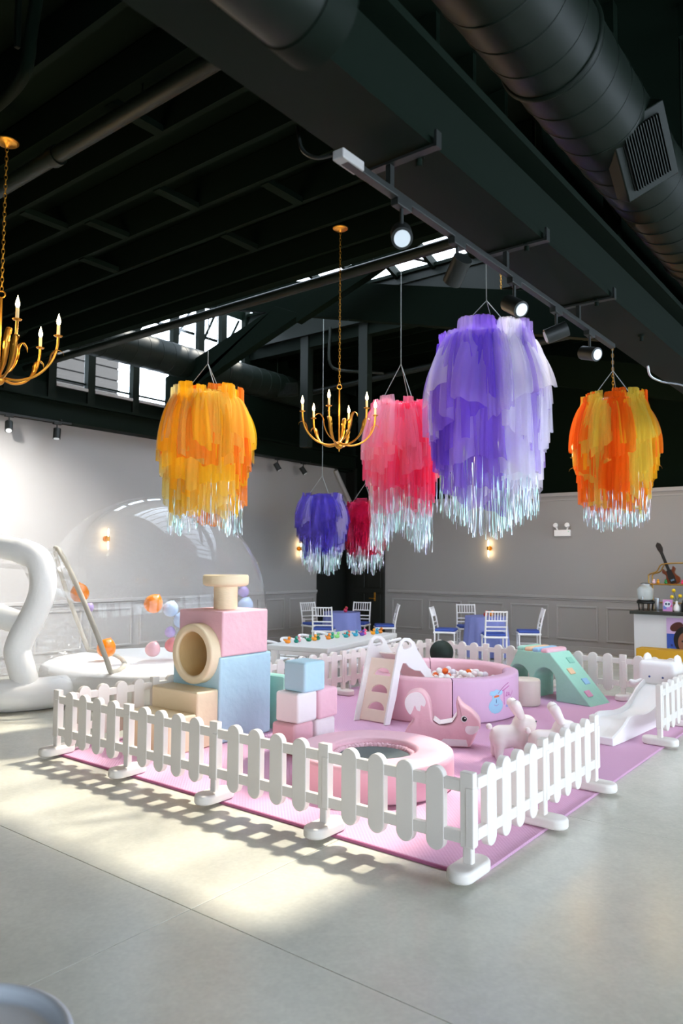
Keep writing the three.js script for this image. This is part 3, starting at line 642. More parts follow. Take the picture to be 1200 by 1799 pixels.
// ---------------------------------------------------------------- elephant slide
{
  const t = thing('elephant_slide', 'white plastic elephant slide at the back right corner', 'slide', [-2.62, 0.022, -7.44], -0.1);
  // chute runs back (-z) from its foot: profile of the bed in (distance back, height)
  const bed = new THREE.CatmullRomCurve3([[0, 0.03], [0.25, 0.10], [0.42, 0.17], [0.62, 0.16], [0.85, 0.14], [1.1, 0.17], [1.4, 0.33], [1.62, 0.4]].map(([a, b]) => V(0, b, -a))).getPoints(48);
  const wide = (i) => 0.17 + 0.02 * Math.cos(i / 48 * 3);
  const pos = [], idx = [], cols = [[-1, -0.02], [-1, 0.045], [-0.86, 0.05], [-0.8, 0.0], [0, -0.008], [0.8, 0.0], [0.86, 0.05], [1, 0.045], [1, -1], [-1, -1]];
  bed.forEach((p, i) => cols.forEach(([u, dy]) => pos.push(u * wide(i), dy === -1 ? 0.002 : dy === -0.02 ? 0.002 : p.y + dy, p.z)));
  const C = cols.length; for (let i = 0; i + 1 < bed.length; i++) for (let j = 0; j < C; j++) { const a = i * C + j, b = i * C + (j + 1) % C, c = a + C, d = b + C; idx.push(a, b, c, b, d, c); }
  for (const e of [0, bed.length - 1]) for (let j = 1; j + 1 < C; j++) e ? idx.push(e * C, e * C + j, e * C + j + 1) : idx.push(0, j + 1, j);
  const g = new THREE.BufferGeometry(); g.setAttribute('position', new THREE.Float32BufferAttribute(pos, 3)); g.setIndex(idx); const gg = g.toNonIndexed(); gg.computeVertexNormals();
  part('chute', metres(gg), M.white, t);
  part('tower', rbox(0.44, 0.42, 0.5, 0.05, 0, 0.21, -1.86), M.white, t);
  part('foot_lip', rbox(0.38, 0.078, 0.03, 0.012, 0, 0.039, 0.008), M.white, t);
  part('step', rbox(0.36, 0.16, 0.16, 0.03, 0, 0.08, -2.12), M.white, t);
  const hd = part('elephant_head', rbox(0.42, 0.3, 0.3, 0.06, 0, 0.5, -1.72, 6), M.white, t);
  for (const s of [-1, 1]) {
    part('ear', lathe([[0, -0.02], [0.09, -0.018], [0.1, 0], [0.09, 0.018], [0, 0.02]], 28).rotateZ(Math.PI / 2), M.white, hd, [s * 0.17, 0.62, -1.76]);
    part('eye', ball(0.012, 0, 0, 0, 10, 8), std('#44548c', 0.4), hd, [s * 0.075, 0.47, -1.565]);
    part('tusk_arm', tube([[s * 0.16, 0.42, -1.6], [s * 0.22, 0.39, -1.54], [s * 0.25, 0.4, -1.48]], 0.03, 14, 10), M.white, hd); part('tusk_tip', ball(0.03, s * 0.25, 0.4, -1.48, 14, 10), M.white, hd);
  }
}
// ---------------------------------------------------------------- tables and chairs at the back
const chairParts = (() => {
  const tapered = (a, b) => rod(a, b, 0.015, 8), w = 0.19, d = 0.19, o = {};
  o.leg = [[-w, d], [w, d]].map(([x, z]) => merge([rod([x, 0, z], [x, 0.44, z], 0.014, 8), ...[0.1, 0.25, 0.4].map((y) => cyl(0.019, 0.019, 0.014, 8, x, y, z))]));
  o.backPost = [-w, w].map((x) => tube([[x, 0, -d - 0.03], [x, 0.25, -d], [x, 0.46, -d], [x * 0.98, 0.7, -d - 0.04], [x * 0.96, 0.915, -d - 0.1]], 0.0155, 18, 8));
  o.seat = rbox(0.43, 0.035, 0.43, 0.012, 0, 0.445, 0);
  o.cushion = rbox(0.4, 0.05, 0.4, 0.024, 0, 0.487, 0, 4);
  o.rail = [0.56, 0.63, 0.74, 0.9].map((y) => { const z = -d - Math.max(0, (y - 0.48)) * 0.22; return rod([-w, y, z], [w, y, z], 0.012, 8); });
  o.spindle = [-0.126, -0.076, -0.025, 0.025, 0.076, 0.126].map((x) => rod([x, 0.74, -d - 0.057], [x, 0.9, -d - 0.092], 0.0085, 6));
  o.stretcher = [[[-w, 0.16, d], [-w, 0.16, -d]], [[w, 0.16, d], [w, 0.16, -d]], [[-w, 0.24, d], [-w, 0.24, -d]], [[w, 0.24, d], [w, 0.24, -d]], [[-w, 0.2, d], [w, 0.2, d]]].map(([a, b]) => rod(a, b, 0.0095, 6));
  return o;
})();
function chiavari(label, x, z, turn) {        // faces +z before the turn
  const t = thing('banquet_chair', label, 'chair', [x, 0, z], turn, 'white banquet chairs with blue cushions');
  for (const k of ['leg', 'backPost', 'rail', 'spindle', 'stretcher']) chairParts[k].forEach((g) => part(k === 'backPost' ? 'back_post' : k, g, M.chair, t));
  part('seat', chairParts.seat, M.chair, t); part('cushion', chairParts.cushion, M.cushion, t);
}
function clothTable(label, clothLabel, x, z, r) {
  const t = thing('round_table', label, 'table', [x, 0, z]);
  part('tabletop', cyl(r, r, 0.03, 40, 0, 0.735, 0), M.ply, t);
  part('pedestal', cyl(0.05, 0.05, 0.7, 16, 0, 0.37, 0), M.metal, t);
  part('base', cyl(0.26, 0.3, 0.03, 28, 0, 0.015, 0), M.metal, t);
  const g = new THREE.CylinderGeometry(1, 1, 1, 96, 10, true), p = g.attributes.position;
  for (let i = 0; i < p.count; i++) {
    const a = Math.atan2(p.getZ(i), p.getX(i)), v = 0.5 - p.getY(i), f = Math.sin(a * 11 + Math.sin(a * 3) * 1.5);
    const rr = r + 0.012 + 0.03 * v + 0.035 * Math.min(1, v * 1.5) * f; p.setXYZ(i, Math.cos(a) * rr, 0.755 - v * 0.74, Math.sin(a) * rr);
  }
  g.computeVertexNormals();
  const c = thing('tablecloth', clothLabel, 'tablecloth', [x, 0, z]);
  part('skirt', g, M.cloth, c); part('top_cloth', cyl(r + 0.013, r + 0.013, 0.006, 64, 0, 0.756, 0), M.cloth, c);
}
clothTable('small round table by the black door', 'periwinkle cloth on the round table by the black door', -9.35, -12.0, 0.36);
clothTable('small round table before the panelled wall', 'periwinkle cloth on the round table before the panelled wall', -6.62, -12.95, 0.38);
const T1 = [-9.35, -12.0], T2 = [-6.62, -12.95];
chiavari('white banquet chair nearest the camera at the table by the black door', T1[0] + 0.12, T1[1] + 0.72, Math.PI + 0.55);
chiavari('white banquet chair against the black door', T1[0] - 0.12, T1[1] - 0.72, 0.35);
chiavari('white banquet chair on the left of the table by the black door', T1[0] - 0.72, T1[1] - 0.02, Math.PI / 2 - 0.25);
chiavari('white banquet chair on the right of the table by the black door', T1[0] + 0.62, T1[1] - 0.62, -Math.PI / 4 - 0.1);
chiavari('white banquet chair nearest the camera at the table before the panelled wall', T2[0] + 0.42, T2[1] + 0.5, Math.PI + 0.62);
chiavari('white banquet chair behind the table before the panelled wall', T2[0] - 0.72, T2[1] - 0.62, 0.65);
chiavari('white banquet chair on the left of the table before the panelled wall', T2[0] - 0.68, T2[1] + 0.32, Math.PI / 2 + 0.35);
chiavari('white banquet chair on the right of the table before the panelled wall', T2[0] + 0.66, T2[1] - 0.44, -Math.PI / 4 - 0.25);
// long low children's table with rubber ducks
{
  const t = thing('kids_table', 'long low white children\'s table behind the fence', 'table', [-7.2, 0, -9.12], 0.2);
  part('tabletop', rbox(0.98, 0.075, 2.5, 0.015, 0, 0.5625, 0), std('#cfd0cd', 0.5), t);
  for (const [x, z] of [[-0.4, 1.15], [0.4, 1.15], [-0.4, -1.15], [0.4, -1.15]]) part('leg', rbox(0.1, 0.53, 0.1, 0.012, x, 0.265, z), M.whitePaint, t);
  part('apron', rbox(0.86, 0.07, 2.3, 0.01, 0, 0.495, 0), M.whitePaint, t);
  const shell = (() => { const pts = []; for (let k = 0; k <= 16; k++) { const a = Math.PI * (k / 16); pts.push([Math.cos(a) * 0.19, 0.5 + 0.06 * Math.sin(a), -0.04 - Math.sin(a) * 0.17]); } return merge([tube(pts, 0.022, 32, 8), tube(pts.map(([x, y, z]) => [x * 0.99, y - 0.07, z * 0.99]), 0.02, 32, 8)]); })();
  const seat = rbox(0.36, 0.03, 0.34, 0.014, 0, 0.31, 0), leg = [[-0.14, 0.13], [0.14, 0.13], [-0.14, -0.13], [0.14, -0.13]].map(([x, z]) => rod([x * 1.15, 0, z * 1.15], [x, 0.3, z], 0.016, 8)), upright = [-1, 1].map((s) => rod([s * 0.16, 0.3, -0.06], [s * 0.185, 0.5, -0.05], 0.018, 8));
  const c = Math.cos(0.2), s = Math.sin(0.2), at = (u, v) => [-7.2 + u * c + v * s, -9.12 - u * s + v * c];
  const kid = (label, u, v, turn) => { const [x, z] = at(u, v); const k = thing('kids_chair', label, 'chair', [x, 0, z], turn + 0.2, 'white children\'s chairs at the long low table'); part('backrest', shell, M.chair, k); part('seat', seat, M.chair, k); leg.forEach((g) => part('leg', g, M.chair, k)); upright.forEach((g) => part('upright', g, M.chair, k)); };
  ['nearest the bubble dome', 'second from the bubble dome', 'third from the bubble dome', 'farthest from the bubble dome'].forEach((w, i) => kid(`white curved-back children's chair on the wall side, ${w}`, -0.72, 0.62 - i * 0.56, Math.PI / 2));
  ['nearest the camera', 'second from the camera', 'third from the camera', 'farthest from the camera'].forEach((w, i) => kid(`white curved-back children's chair on the fence side, ${w}`, 0.52, 0.75 - i * 0.5, -Math.PI / 2));
  const bodyDuck = merge([ball(0.036, 0, 0.03, 0, 14, 10).scale(1.2, 0.85, 1), ball(0.024, 0.022, 0.076, 0, 12, 9), rod([-0.04, 0.035, 0], [-0.06, 0.055, 0], 0.012, 6)]), beak = rbox(0.018, 0.008, 0.016, 0.003, 0.05, 0.073, 0);
  const cols = [['orange', '#f2901c'], ['teal', '#18907f'], ['light pink', '#eda4b0'], ['green', '#0f7a57'], ['amber', '#f0a021'], ['bottle green', '#13795f'], ['burnt orange', '#e88a25'], ['sea green', '#178f76'], ['lime', '#8fd67a'], ['turquoise', '#199aa0'], ['vermilion', '#d9541c'], ['cyan', '#2a9dbb'], ['violet', '#5b3a9e'], ['hot pink', '#ee4a84'], ['golden', '#f0a21e'], ['sky blue', '#38a3c8'], ['rust', '#d07a20']];
  cols.forEach(([n, h], i) => { const [x, z] = at(-0.3 + i * 0.037 + 0.04 * Math.sin(i * 2.3), 0.98 - i * 0.128); const d = thing('rubber_duck', `${n} rubber duck on the long low table, number ${i + 1} from the left`, 'rubber duck', [x, 0.6, z], R(-0.8, 0.8), 'rubber ducks on the long low table'); part('body', bodyDuck, std(h, 0.35), d); part('beak', beak, M.peach, d); });
}
// toys on the round tables
for (const [x, z, c, n] of [[-9.3, -12.05, '#e8821f', 'orange'], [-9.22, -11.95, '#c42f5c', 'crimson'], [-6.6, -12.9, '#d23b28', 'red'], [-6.52, -12.98, '#e58a1f', 'amber']]) {
  const b = thing('rubber_duck', `${n} rubber duck on a round blue table`, 'rubber duck', [x, 0.759, z], 0.4); part('body', merge([ball(0.04, 0, 0.034, 0, 12, 9), ball(0.028, 0.02, 0.085, 0, 12, 9)]), std(c, 0.4), b);
}
// ---------------------------------------------------------------- bar counter at the right
{
  const t = thing('bar_counter', 'white bar counter with dark top at the right edge', 'counter', [-2.3, 0, -13.86]);
  part('body', box(3.5, 0.9, 0.7, 0, 0.45, 0), M.counter, t);
  part('worktop', rbox(3.6, 0.055, 0.86, 0.008, 0, 0.928, 0.0), M.counterTop, t);
  part('kick_plate', box(3.5, 0.08, 0.02, 0, 0.04, 0.355), M.darker, t);
  const cv = document.createElement('canvas'); cv.width = 256; cv.height = 320; const c = cv.getContext('2d');
  c.fillStyle = '#c5a8cf'; c.fillRect(0, 0, 256, 320); c.fillStyle = '#3350a4'; c.fillRect(0, 110, 256, 210);
  c.fillStyle = '#35a7b5'; for (const [x, y] of [[20, 215], [44, 228], [28, 246], [70, 270], [30, 290]]) { c.beginPath(); c.arc(x, y, 8, 0, 7); c.fill(); }
  c.fillStyle = '#1b2c6a'; c.fillRect(26, 182, 14, 16);
  c.fillStyle = '#4a1f16'; c.beginPath(); c.ellipse(66, 60, 46, 28, -0.5, 0, 7); c.fill(); c.beginPath(); c.ellipse(150, 62, 46, 28, 0.5, 0, 7); c.fill();
  c.fillStyle = '#16110f'; c.beginPath(); c.ellipse(128, 150, 82, 96, 0, 0, 7); c.fill();
  c.fillStyle = '#8a5a44'; c.beginPath(); c.ellipse(136, 168, 62, 78, 0, 0, 7); c.fill();
  c.fillStyle = '#1d1412'; c.beginPath(); c.ellipse(110, 158, 13, 7, 0, 0, 7); c.ellipse(160, 158, 13, 7, 0, 0, 7); c.fill();
  c.fillStyle = '#b06a62'; c.beginPath(); c.ellipse(136, 210, 20, 8, 0, 0, 7); c.fill();
  const tx = new THREE.CanvasTexture(cv); tx.colorSpace = THREE.SRGBColorSpace;
  const p = part('poster', new RoundedBoxGeometry(0.62, 0.78, 0.006, 1, 0.002), std('#b9b4c4', 0.6), scene, [-3.2, 0.47, -13.506]); info(p, 'poster of a dark-haired child with a bow on the counter front', 'poster');
  part('print', new THREE.PlaneGeometry(0.62, 0.78), std('#ffffff', 0.6, { map: tx }), p, [0, 0, 0.0036]);
}
{
  const t = thing('shelf_riser', 'gold metal shelf riser with curved ends on the counter', 'shelf', [-3.4, 0.956, -14.1]);
  part('shelf_board', rbox(1.3, 0.025, 0.26, 0.006, 0.05, 0.45, 0), M.brass, t);
  for (const z of [-0.12, 0.12]) {
    part('post', rod([-0.52, 0, z], [-0.52, 0.62, z], 0.013, 8), M.brass, t); part('post', rod([0.62, 0, z], [0.62, 0.62, z], 0.013, 8), M.brass, t);
    part('curved_rail', tube([[-0.52, 0.6, z], [-0.5, 0.63, z], [-0.38, 0.68, z], [-0.32, 0.78, z], [-0.28, 0.81, z], [0.4, 0.81, z], [0.44, 0.78, z], [0.5, 0.68, z], [0.62, 0.62, z]], 0.012, 48, 8), M.brass, t);
  }
  part('low_rail', rod([-0.52, 0.12, -0.12], [0.62, 0.12, -0.12], 0.013, 8), M.brass, t);
}
{
  const t = thing('toy_guitar', 'black game guitar with sunburst body leaning on the gold shelf', 'guitar', [-3.52, 1.42, -14.13], 0);
  t.rotation.z = 0.36;
  part('body', extrude(outline(smoothed([[-0.1, 0.0], [0.1, 0.0], [0.13, 0.07], [0.09, 0.14], [0.08, 0.19], [0.12, 0.25], [0.09, 0.3], [0.04, 0.24], [-0.04, 0.24], [-0.09, 0.31], [-0.12, 0.25], [-0.08, 0.19], [-0.09, 0.14], [-0.13, 0.07]], 5)), 0.05, 0.012), std('#6a3310', 0.35), t);
  part('pickguard', extrude(outline([[-0.05, 0.01], [0.05, 0.01], [0.06, 0.12], [0.04, 0.26], [-0.04, 0.26], [-0.06, 0.12]]), 0.056, 0.004), M.black, t);
  part('neck', rbox(0.05, 0.36, 0.03, 0.006, 0, 0.42, 0.01), M.black, t);
  part('headstock', extrude(outline([[-0.03, 0.6], [0.03, 0.6], [0.05, 0.67], [0.04, 0.75], [0.0, 0.79], [-0.05, 0.74], [-0.045, 0.66]]), 0.03, 0.005), M.black, t);
  part('bridge', rbox(0.06, 0.03, 0.01, 0.003, 0, 0.07, 0.033), std('#5f7fa0', 0.4), t);
}
for (const [x, c, n] of [[-3.84, '#e6c7d6', 'white and pink'], [-3.77, '#e6a020', 'yellow'], [-3.64, '#1c8a45', 'green'], [-3.36, '#ee3a66', 'hot pink']]) {
  const b = thing('rubber_duck', `${n} rubber duck on the gold shelf`, 'rubber duck', [x, 1.419, -14.02], -1.2); part('body', merge([ball(0.028, 0, 0.024, 0, 12, 9), ball(0.02, 0.012, 0.06, 0, 12, 9)]), std(c, 0.4), b);
}
{
  const t = thing('drink_dispenser', 'glass drink dispenser on a black wire stand', 'dispenser', [-3.9, 0.956, -13.7]);
  const st = part('stand', tube(Array.from({ length: 20 }, (_, k) => [Math.cos(k / 20 * 6.283) * 0.13, 0.17, Math.sin(k / 20 * 6.283) * 0.13]), 0.01, 40, 6, true), M.black, t);
  for (let k = 0; k < 8; k++) { const a = k / 8 * 6.283; part('stand_leg', rod([Math.cos(a) * 0.13, 0.17, Math.sin(a) * 0.13], [Math.cos(a) * 0.115, 0, Math.sin(a) * 0.115], 0.008, 6), M.black, st); }
  part('stand_leaf', new THREE.TorusGeometry(0.13, 0.022, 5, 20).rotateX(Math.PI / 2).translate(0, 0.14, 0), M.black, st);
  part('jar', lathe([[0, 0.18], [0.1, 0.18], [0.125, 0.2], [0.135, 0.3], [0.14, 0.37], [0.1, 0.415], [0.07, 0.43], [0.085, 0.455], [0.08, 0.46]], 12), phys({ color: '#e9f1f1', roughness: 0.1, transmission: 0.65, thickness: 0, ior: 1.5 }), t);
  part('jar_lid', lathe([[0, 0.49], [0.05, 0.485], [0.085, 0.465], [0.085, 0.455]], 28), M.metal, t);
  part('tap', merge([rod([0, 0.23, 0.12], [0, 0.23, 0.17], 0.012, 8), rod([0, 0.2, 0.165], [0, 0.25, 0.165], 0.01, 8)]), M.metal, t);
}
part('cup_wall', lathe([[0, 0], [0.03, 0], [0.045, 0.22], [0.042, 0.22], [0.028, 0.01]], 24), M.metal, thing('metal_cup', 'tall silver cup beside the drink dispenser', 'cup', [-3.70, 0.956, -13.68]));
{
  const t = thing('sign_frame', 'small pink framed sign on the counter', 'sign', [-3.53, 0.956, -13.68]); t.rotation.x = -0.1;
  const cv = document.createElement('canvas'); cv.width = cv.height = 128; const c = cv.getContext('2d'); c.fillStyle = '#c88fd0'; c.fillRect(0, 0, 128, 128); c.fillStyle = '#6c8ad0'; c.fillRect(0, 70, 50, 40); c.fillStyle = '#d8e4f0'; c.beginPath(); c.ellipse(62, 50, 48, 36, 0, 0, 7); c.fill(); c.fillStyle = '#14305a'; c.beginPath(); c.ellipse(42, 46, 16, 14, 0.5, 0, 7); c.ellipse(84, 46, 16, 14, -0.5, 0, 7); c.fill(); c.fillStyle = '#d94a90'; c.fillRect(108, 56, 20, 24);
  const tx = new THREE.CanvasTexture(cv); tx.colorSpace = THREE.SRGBColorSpace;
  part('frame', rbox(0.16, 0.2, 0.02, 0.004, 0, 0.1, 0), M.rose, t); part('print', new THREE.PlaneGeometry(0.145, 0.185), std('#ffffff', 0.5, { map: tx }), t, [0, 0.1, 0.0108]);
}
{
  const t = thing('flower_vase', 'white bottle vase with three yellow flowers', 'vase', [-3.38, 0.956, -13.68]);
  part('vase_body', lathe([[0, 0], [0.045, 0], [0.055, 0.03], [0.052, 0.09], [0.02, 0.13], [0.018, 0.18], [0.022, 0.185]], 28), M.white, t);
  for (const [x, y, z] of [[-0.045, 0.36, 0], [-0.07, 0.25, 0.02], [0.06, 0.27, 0.01]]) { part('stem', tube([[0, 0.16, 0], [x * 0.5, (y + 0.16) / 2, z], [x, y, z]], 0.005, 10, 5), std('#4f6d3a', 0.7), t); part('flower', ball(0.032, x, y, z, 12, 8).scale(1, 1, 1), std('#e8c21c', 0.7), t); }
}
part('bottle_body', lathe([[0, 0], [0.035, 0], [0.037, 0.13], [0.015, 0.17], [0.015, 0.2], [0, 0.2]], 20), M.black, thing('black_bottle', 'small black bottle right of the flower vase', 'bottle', [-3.27, 0.956, -13.66]));
{
  const t = thing('storage_box', 'mustard yellow storage box on the floor before the counter', 'box', [-3.0, 0, -12.4]);
  part('lower_box', rbox(1.3, 0.2, 0.3, 0.01, 0, 0.1, 0), std('#b98f63', 0.7), t); part('upper_box', rbox(1.3, 0.22, 0.3, 0.01, 0, 0.335, 0), std('#cf9c1f', 0.6), t); part('gap_strip', box(1.28, 0.025, 0.28, 0, 0.212, 0), M.black, t);
}
// ---------------------------------------------------------------- wall sconces and emergency light
function sconce(label, x, y, z, turn) {
  const t = thing('wall_sconce', label, 'sconce', [x, y, z], turn, 'gold tube wall sconces');
  part('backplate', cyl(0.05, 0.05, 0.02, 24).rotateX(Math.PI / 2).translate(0, 0, 0.012), M.gold, t); part('arm', cyl(0.012, 0.012, 0.07, 10).rotateX(Math.PI / 2).translate(0, 0, 0.05), M.gold, t);
  part('collar', cyl(0.032, 0.032, 0.07, 20, 0, 0, 0.085), M.gold, t);
  for (const s of [1, -1]) {
    part('glass_tube', new THREE.CylinderGeometry(0.03, 0.03, 0.17, 20, 1, true).translate(0, s * 0.12, 0.085), M.clearGlass, t);
    part('bulb', cyl(0.009, 0.009, 0.13, 12, 0, s * 0.11, 0.085), M.tubeBulb, t);
    const l = new THREE.PointLight(new THREE.Color(1, 0.75, 0.42), 0.12); l.position.set(0, s * 0.11, 0.085); l.castShadow = true; l.name = 'sconce_light'; t.add(l);
  }
}
sconce('gold sconce seen through the bubble dome', WX, 2.15, -7.68, Math.PI / 2);
sconce('gold sconce beside the indigo lantern', WX, 2.06, -12.75, Math.PI / 2);
sconce('gold sconce on the back wall below the purple lantern', -7.4, 2.08, BZ, 0);
{
  const t = thing('emergency_light', 'white twin-head emergency light on the back wall', 'emergency light', [-5.77, 2.38, BZ]);
  part('housing', rbox(0.33, 0.13, 0.07, 0.012, 0, 0, 0.04), M.white, t);
  for (const s of [-1, 1]) { part('arm', rod([s * 0.1, 0.06, 0.05], [s * 0.12, 0.12, 0.06], 0.016, 8), M.white, t); part('head', lathe([[0, -0.04], [0.035, -0.03], [0.05, 0.03], [0.046, 0.04], [0, 0.034]], 24).rotateX(1.2), M.white, t, [s * 0.12, 0.15, 0.075]); }
  part('indicator', rbox(0.02, 0.02, 0.006, 0.002, 0.14, 0.03, 0.076), std('#9fe0b0', 0.4), t);
}
{
  const o = part('wall_socket', rbox(0.02, 0.12, 0.075, 0.005, 0.011, 0, 0), M.white, scene, [WX, 0.42, -12.95]); info(o, 'white wall socket low on the left wall', 'socket');
}
// ---------------------------------------------------------------- bubble dome
const DC = V(-8.57, 1.13, -6.72), DR = 1.56, AX = V(-0.55, 0, 0.835), SX = V(0.835, 0, 0.55), CUTN = V(-0.425, -0.36, 0.831).normalize();
{
  const t = thing('bubble_dome', 'large clear bubble dome with white inflatable entrance', 'bubble house', [0, 0, 0]);
  // transparent dome: a sphere cut by the base and by the tunnel mouth
  const g = new THREE.SphereGeometry(DR, 96, 64).toNonIndexed(), p = g.attributes.position, keep = [], kn = [], a = V(0, 0, 0), cut = 0.95;
  for (let i = 0; i < p.count; i += 3) { let out = false; for (let k = 0; k < 3; k++) { a.fromBufferAttribute(p, i + k); if (a.y < -0.72 || a.dot(CUTN) > cut) out = true; } if (!out) for (let k = 0; k < 3; k++) { a.fromBufferAttribute(p, i + k); keep.push(a.x, a.y, a.z); a.normalize(); kn.push(a.x, a.y, a.z); } }
  const dg = new THREE.BufferGeometry(); dg.setAttribute('position', new THREE.Float32BufferAttribute(keep, 3)); dg.setAttribute('normal', new THREE.Float32BufferAttribute(kn, 3)); metres(dg);
  part('dome_film', dg, M.film, t, DC.toArray());
  // gathered seam round the tunnel mouth
  const rr = Math.sqrt(DR * DR - cut * cut), cc = DC.clone().addScaledVector(CUTN, cut), seam = [], UPN = V(0, 1, 0).addScaledVector(CUTN, -CUTN.y).normalize(), SDN = new THREE.Vector3().crossVectors(UPN, CUTN).normalize();
  for (let k = 0; k < 60; k++) { const u = k / 60 * 6.2832, w = 0.012 * Math.sin(k * 2.1); const q = cc.clone().addScaledVector(SDN, Math.cos(u) * (rr + w)).addScaledVector(UPN, Math.sin(u) * (rr + w)); q.y = Math.max(q.y, 0.42); seam.push(q); }
  part('gathered_seam', tube(seam, 0.032, 240, 8, true), M.rope, t);
  // tunnel film between the seam and the entrance frame
  const EX = V(0.9, 0, -0.436), EN = V(0.436, 0, 0.9), ec = V(-9.42, 1.13, -4.42), pos = [], idx = [];
  for (let i = 0; i <= 12; i++) for (let k = 0; k <= 64; k++) {
    const f = i / 12, u = k / 64 * 6.2832, c0 = cc.clone().addScaledVector(SDN, Math.cos(u) * rr).addScaledVector(UPN, Math.sin(u) * rr);
    const ex = Math.sign(Math.cos(u)) * Math.pow(Math.abs(Math.cos(u)), 0.7) * 1.0, ey = Math.sign(Math.sin(u)) * Math.pow(Math.abs(Math.sin(u)), 0.7) * 0.92, c1 = ec.clone().addScaledVector(EX, ex); c1.y = 1.02 + ey;
    const q = c0.lerp(c1, f); q.addScaledVector(V(0, 1, 0), 0.02 * Math.sin(u * 17) * f * (1 - f) * 2); pos.push(q.x, Math.max(0.09, q.y), q.z);
    if (i < 12 && k < 64) { const A = i * 65 + k; idx.push(A, A + 1, A + 65, A + 1, A + 66, A + 65); }
  }
  const tg = new THREE.BufferGeometry(); tg.setAttribute('position', new THREE.Float32BufferAttribute(pos, 3)); tg.setIndex(idx); tg.computeVertexNormals(); metres(tg);
  part('tunnel_film', tg, M.filmWrinkled, t);
  // entrance frame of fat white inflated tubes
  const at = (s, y, f = 0) => ec.clone().addScaledVector(EX, s).addScaledVector(EN, f).setY(y);
  const up = (s) => [at(1.02 * s, 0.22, 0.08), at(0.95 * s, 0.48, 0.1), at(0.88 * s, 0.7, 0.1), at(0.92 * s, 0.86, 0.08), at(1.02 * s, 1.1, 0.03), at(1.11 * s, 1.36), at(1.12 * s, 1.6), at(1.04 * s, 1.8), at(0.8 * s, 1.9)];
  part('inflated_upright', tube(up(1), 0.155, 60, 20), M.inflatable, t);
  part('inflated_upright', tube(up(-1), 0.155, 60, 20), M.inflatable, t);
  part('inflated_top', tube([at(0.85, 1.89), at(0.4, 1.96), at(-0.4, 1.96), at(-0.85, 1.89)], 0.145, 40, 18), M.inflatable, t);
  part('inflated_crossbar', tube([at(0.92, 1.0), at(0.6, 1.1, 0.05), at(0.1, 1.26, 0.08), at(-0.5, 1.2, 0.08), at(-0.92, 1.0)], 0.14, 40, 18), M.inflatable, t);
  part('inflated_base', tube([at(-1.2, 0.19, -0.2), at(-0.9, 0.19, 0.16), at(0, 0.19, 0.3), at(0.75, 0.19, 0.26), at(1.1, 0.19, 0.02), at(1.3, 0.18, -0.4), at(1.42, 0.16, -0.9)], 0.19, 80, 20), M.inflatable, t);
  part('base_mattress', lathe([[0, 0.0], [1.42, 0.0], [1.5, 0.05], [1.52, 0.2], [1.49, 0.36], [1.42, 0.4], [0, 0.42]], 72), M.inflatable, t, [DC.x, 0.005, DC.z]);
}
{ // balloons inside the dome
  const shape = lathe([[0, -1.1], [0.08, -1.12], [0.05, -1.04], [0.35, -0.92], [0.72, -0.62], [0.95, -0.15], [0.98, 0.2], [0.85, 0.6], [0.55, 0.88], [0.2, 1.0], [0, 1.01]].map(([x, y]) => [x, y]), 32);
  const list = [['orange', '#f58a12', -9.218, 1.337, -5.935, 0.13, 'behind the gathered seam, upper left'], ['orange', '#f58a12', -8.336, 1.2, -6.508, 0.13, 'in the middle of the dome'], ['orange', '#f58a12', -8.868, 0.59, -6.146, 0.13, 'low behind the seam'], ['lavender', '#b7a3d6', -9.563, 1.102, -6.321, 0.068, 'beside the upper left orange balloon'], ['pale blue', '#c3d6ee', -8.234, 1.125, -6.721, 0.11, 'touching the middle orange balloon'], ['pale blue', '#bed2ec', -8.10, 0.97, -6.80, 0.11, 'beside the pink box, upper'], ['lavender', '#bda8dc', -8.172, 0.813, -6.668, 0.075, 'above the coral balloon'], ['light pink', '#f2c3cb', -8.36, 0.579, -6.53, 0.105, 'at the left of the coral balloon'], ['coral', '#f08f92', -8.24, 0.625, -6.76, 0.1, 'low beside the train'], ['lavender', '#b9a4d8', -7.649, 1.353, -7.541, 0.08, 'right of the chimney'], ['pale blue', '#bcd0ec', -7.54, 1.17, -7.48, 0.112, 'below the lavender balloon right of the chimney'], ['coral', '#f09a9c', -8.13, 0.53, -6.9, 0.1, 'half hidden by the pink box']];
  for (const [n, c, x, y, z, r, w] of list) {
    const b = thing('balloon', `${n} balloon ${w}`, 'balloon', [x, y, z], 0, 'balloons in the bubble dome'); b.rotation.set(R(2.6, 3.4), 0, R(-0.4, 0.4)); b.scale.setScalar(r);
    part('balloon_skin', shape, phys({ color: c, roughness: 0.18, transmission: 0.15, thickness: 0 }), b);
  }
}
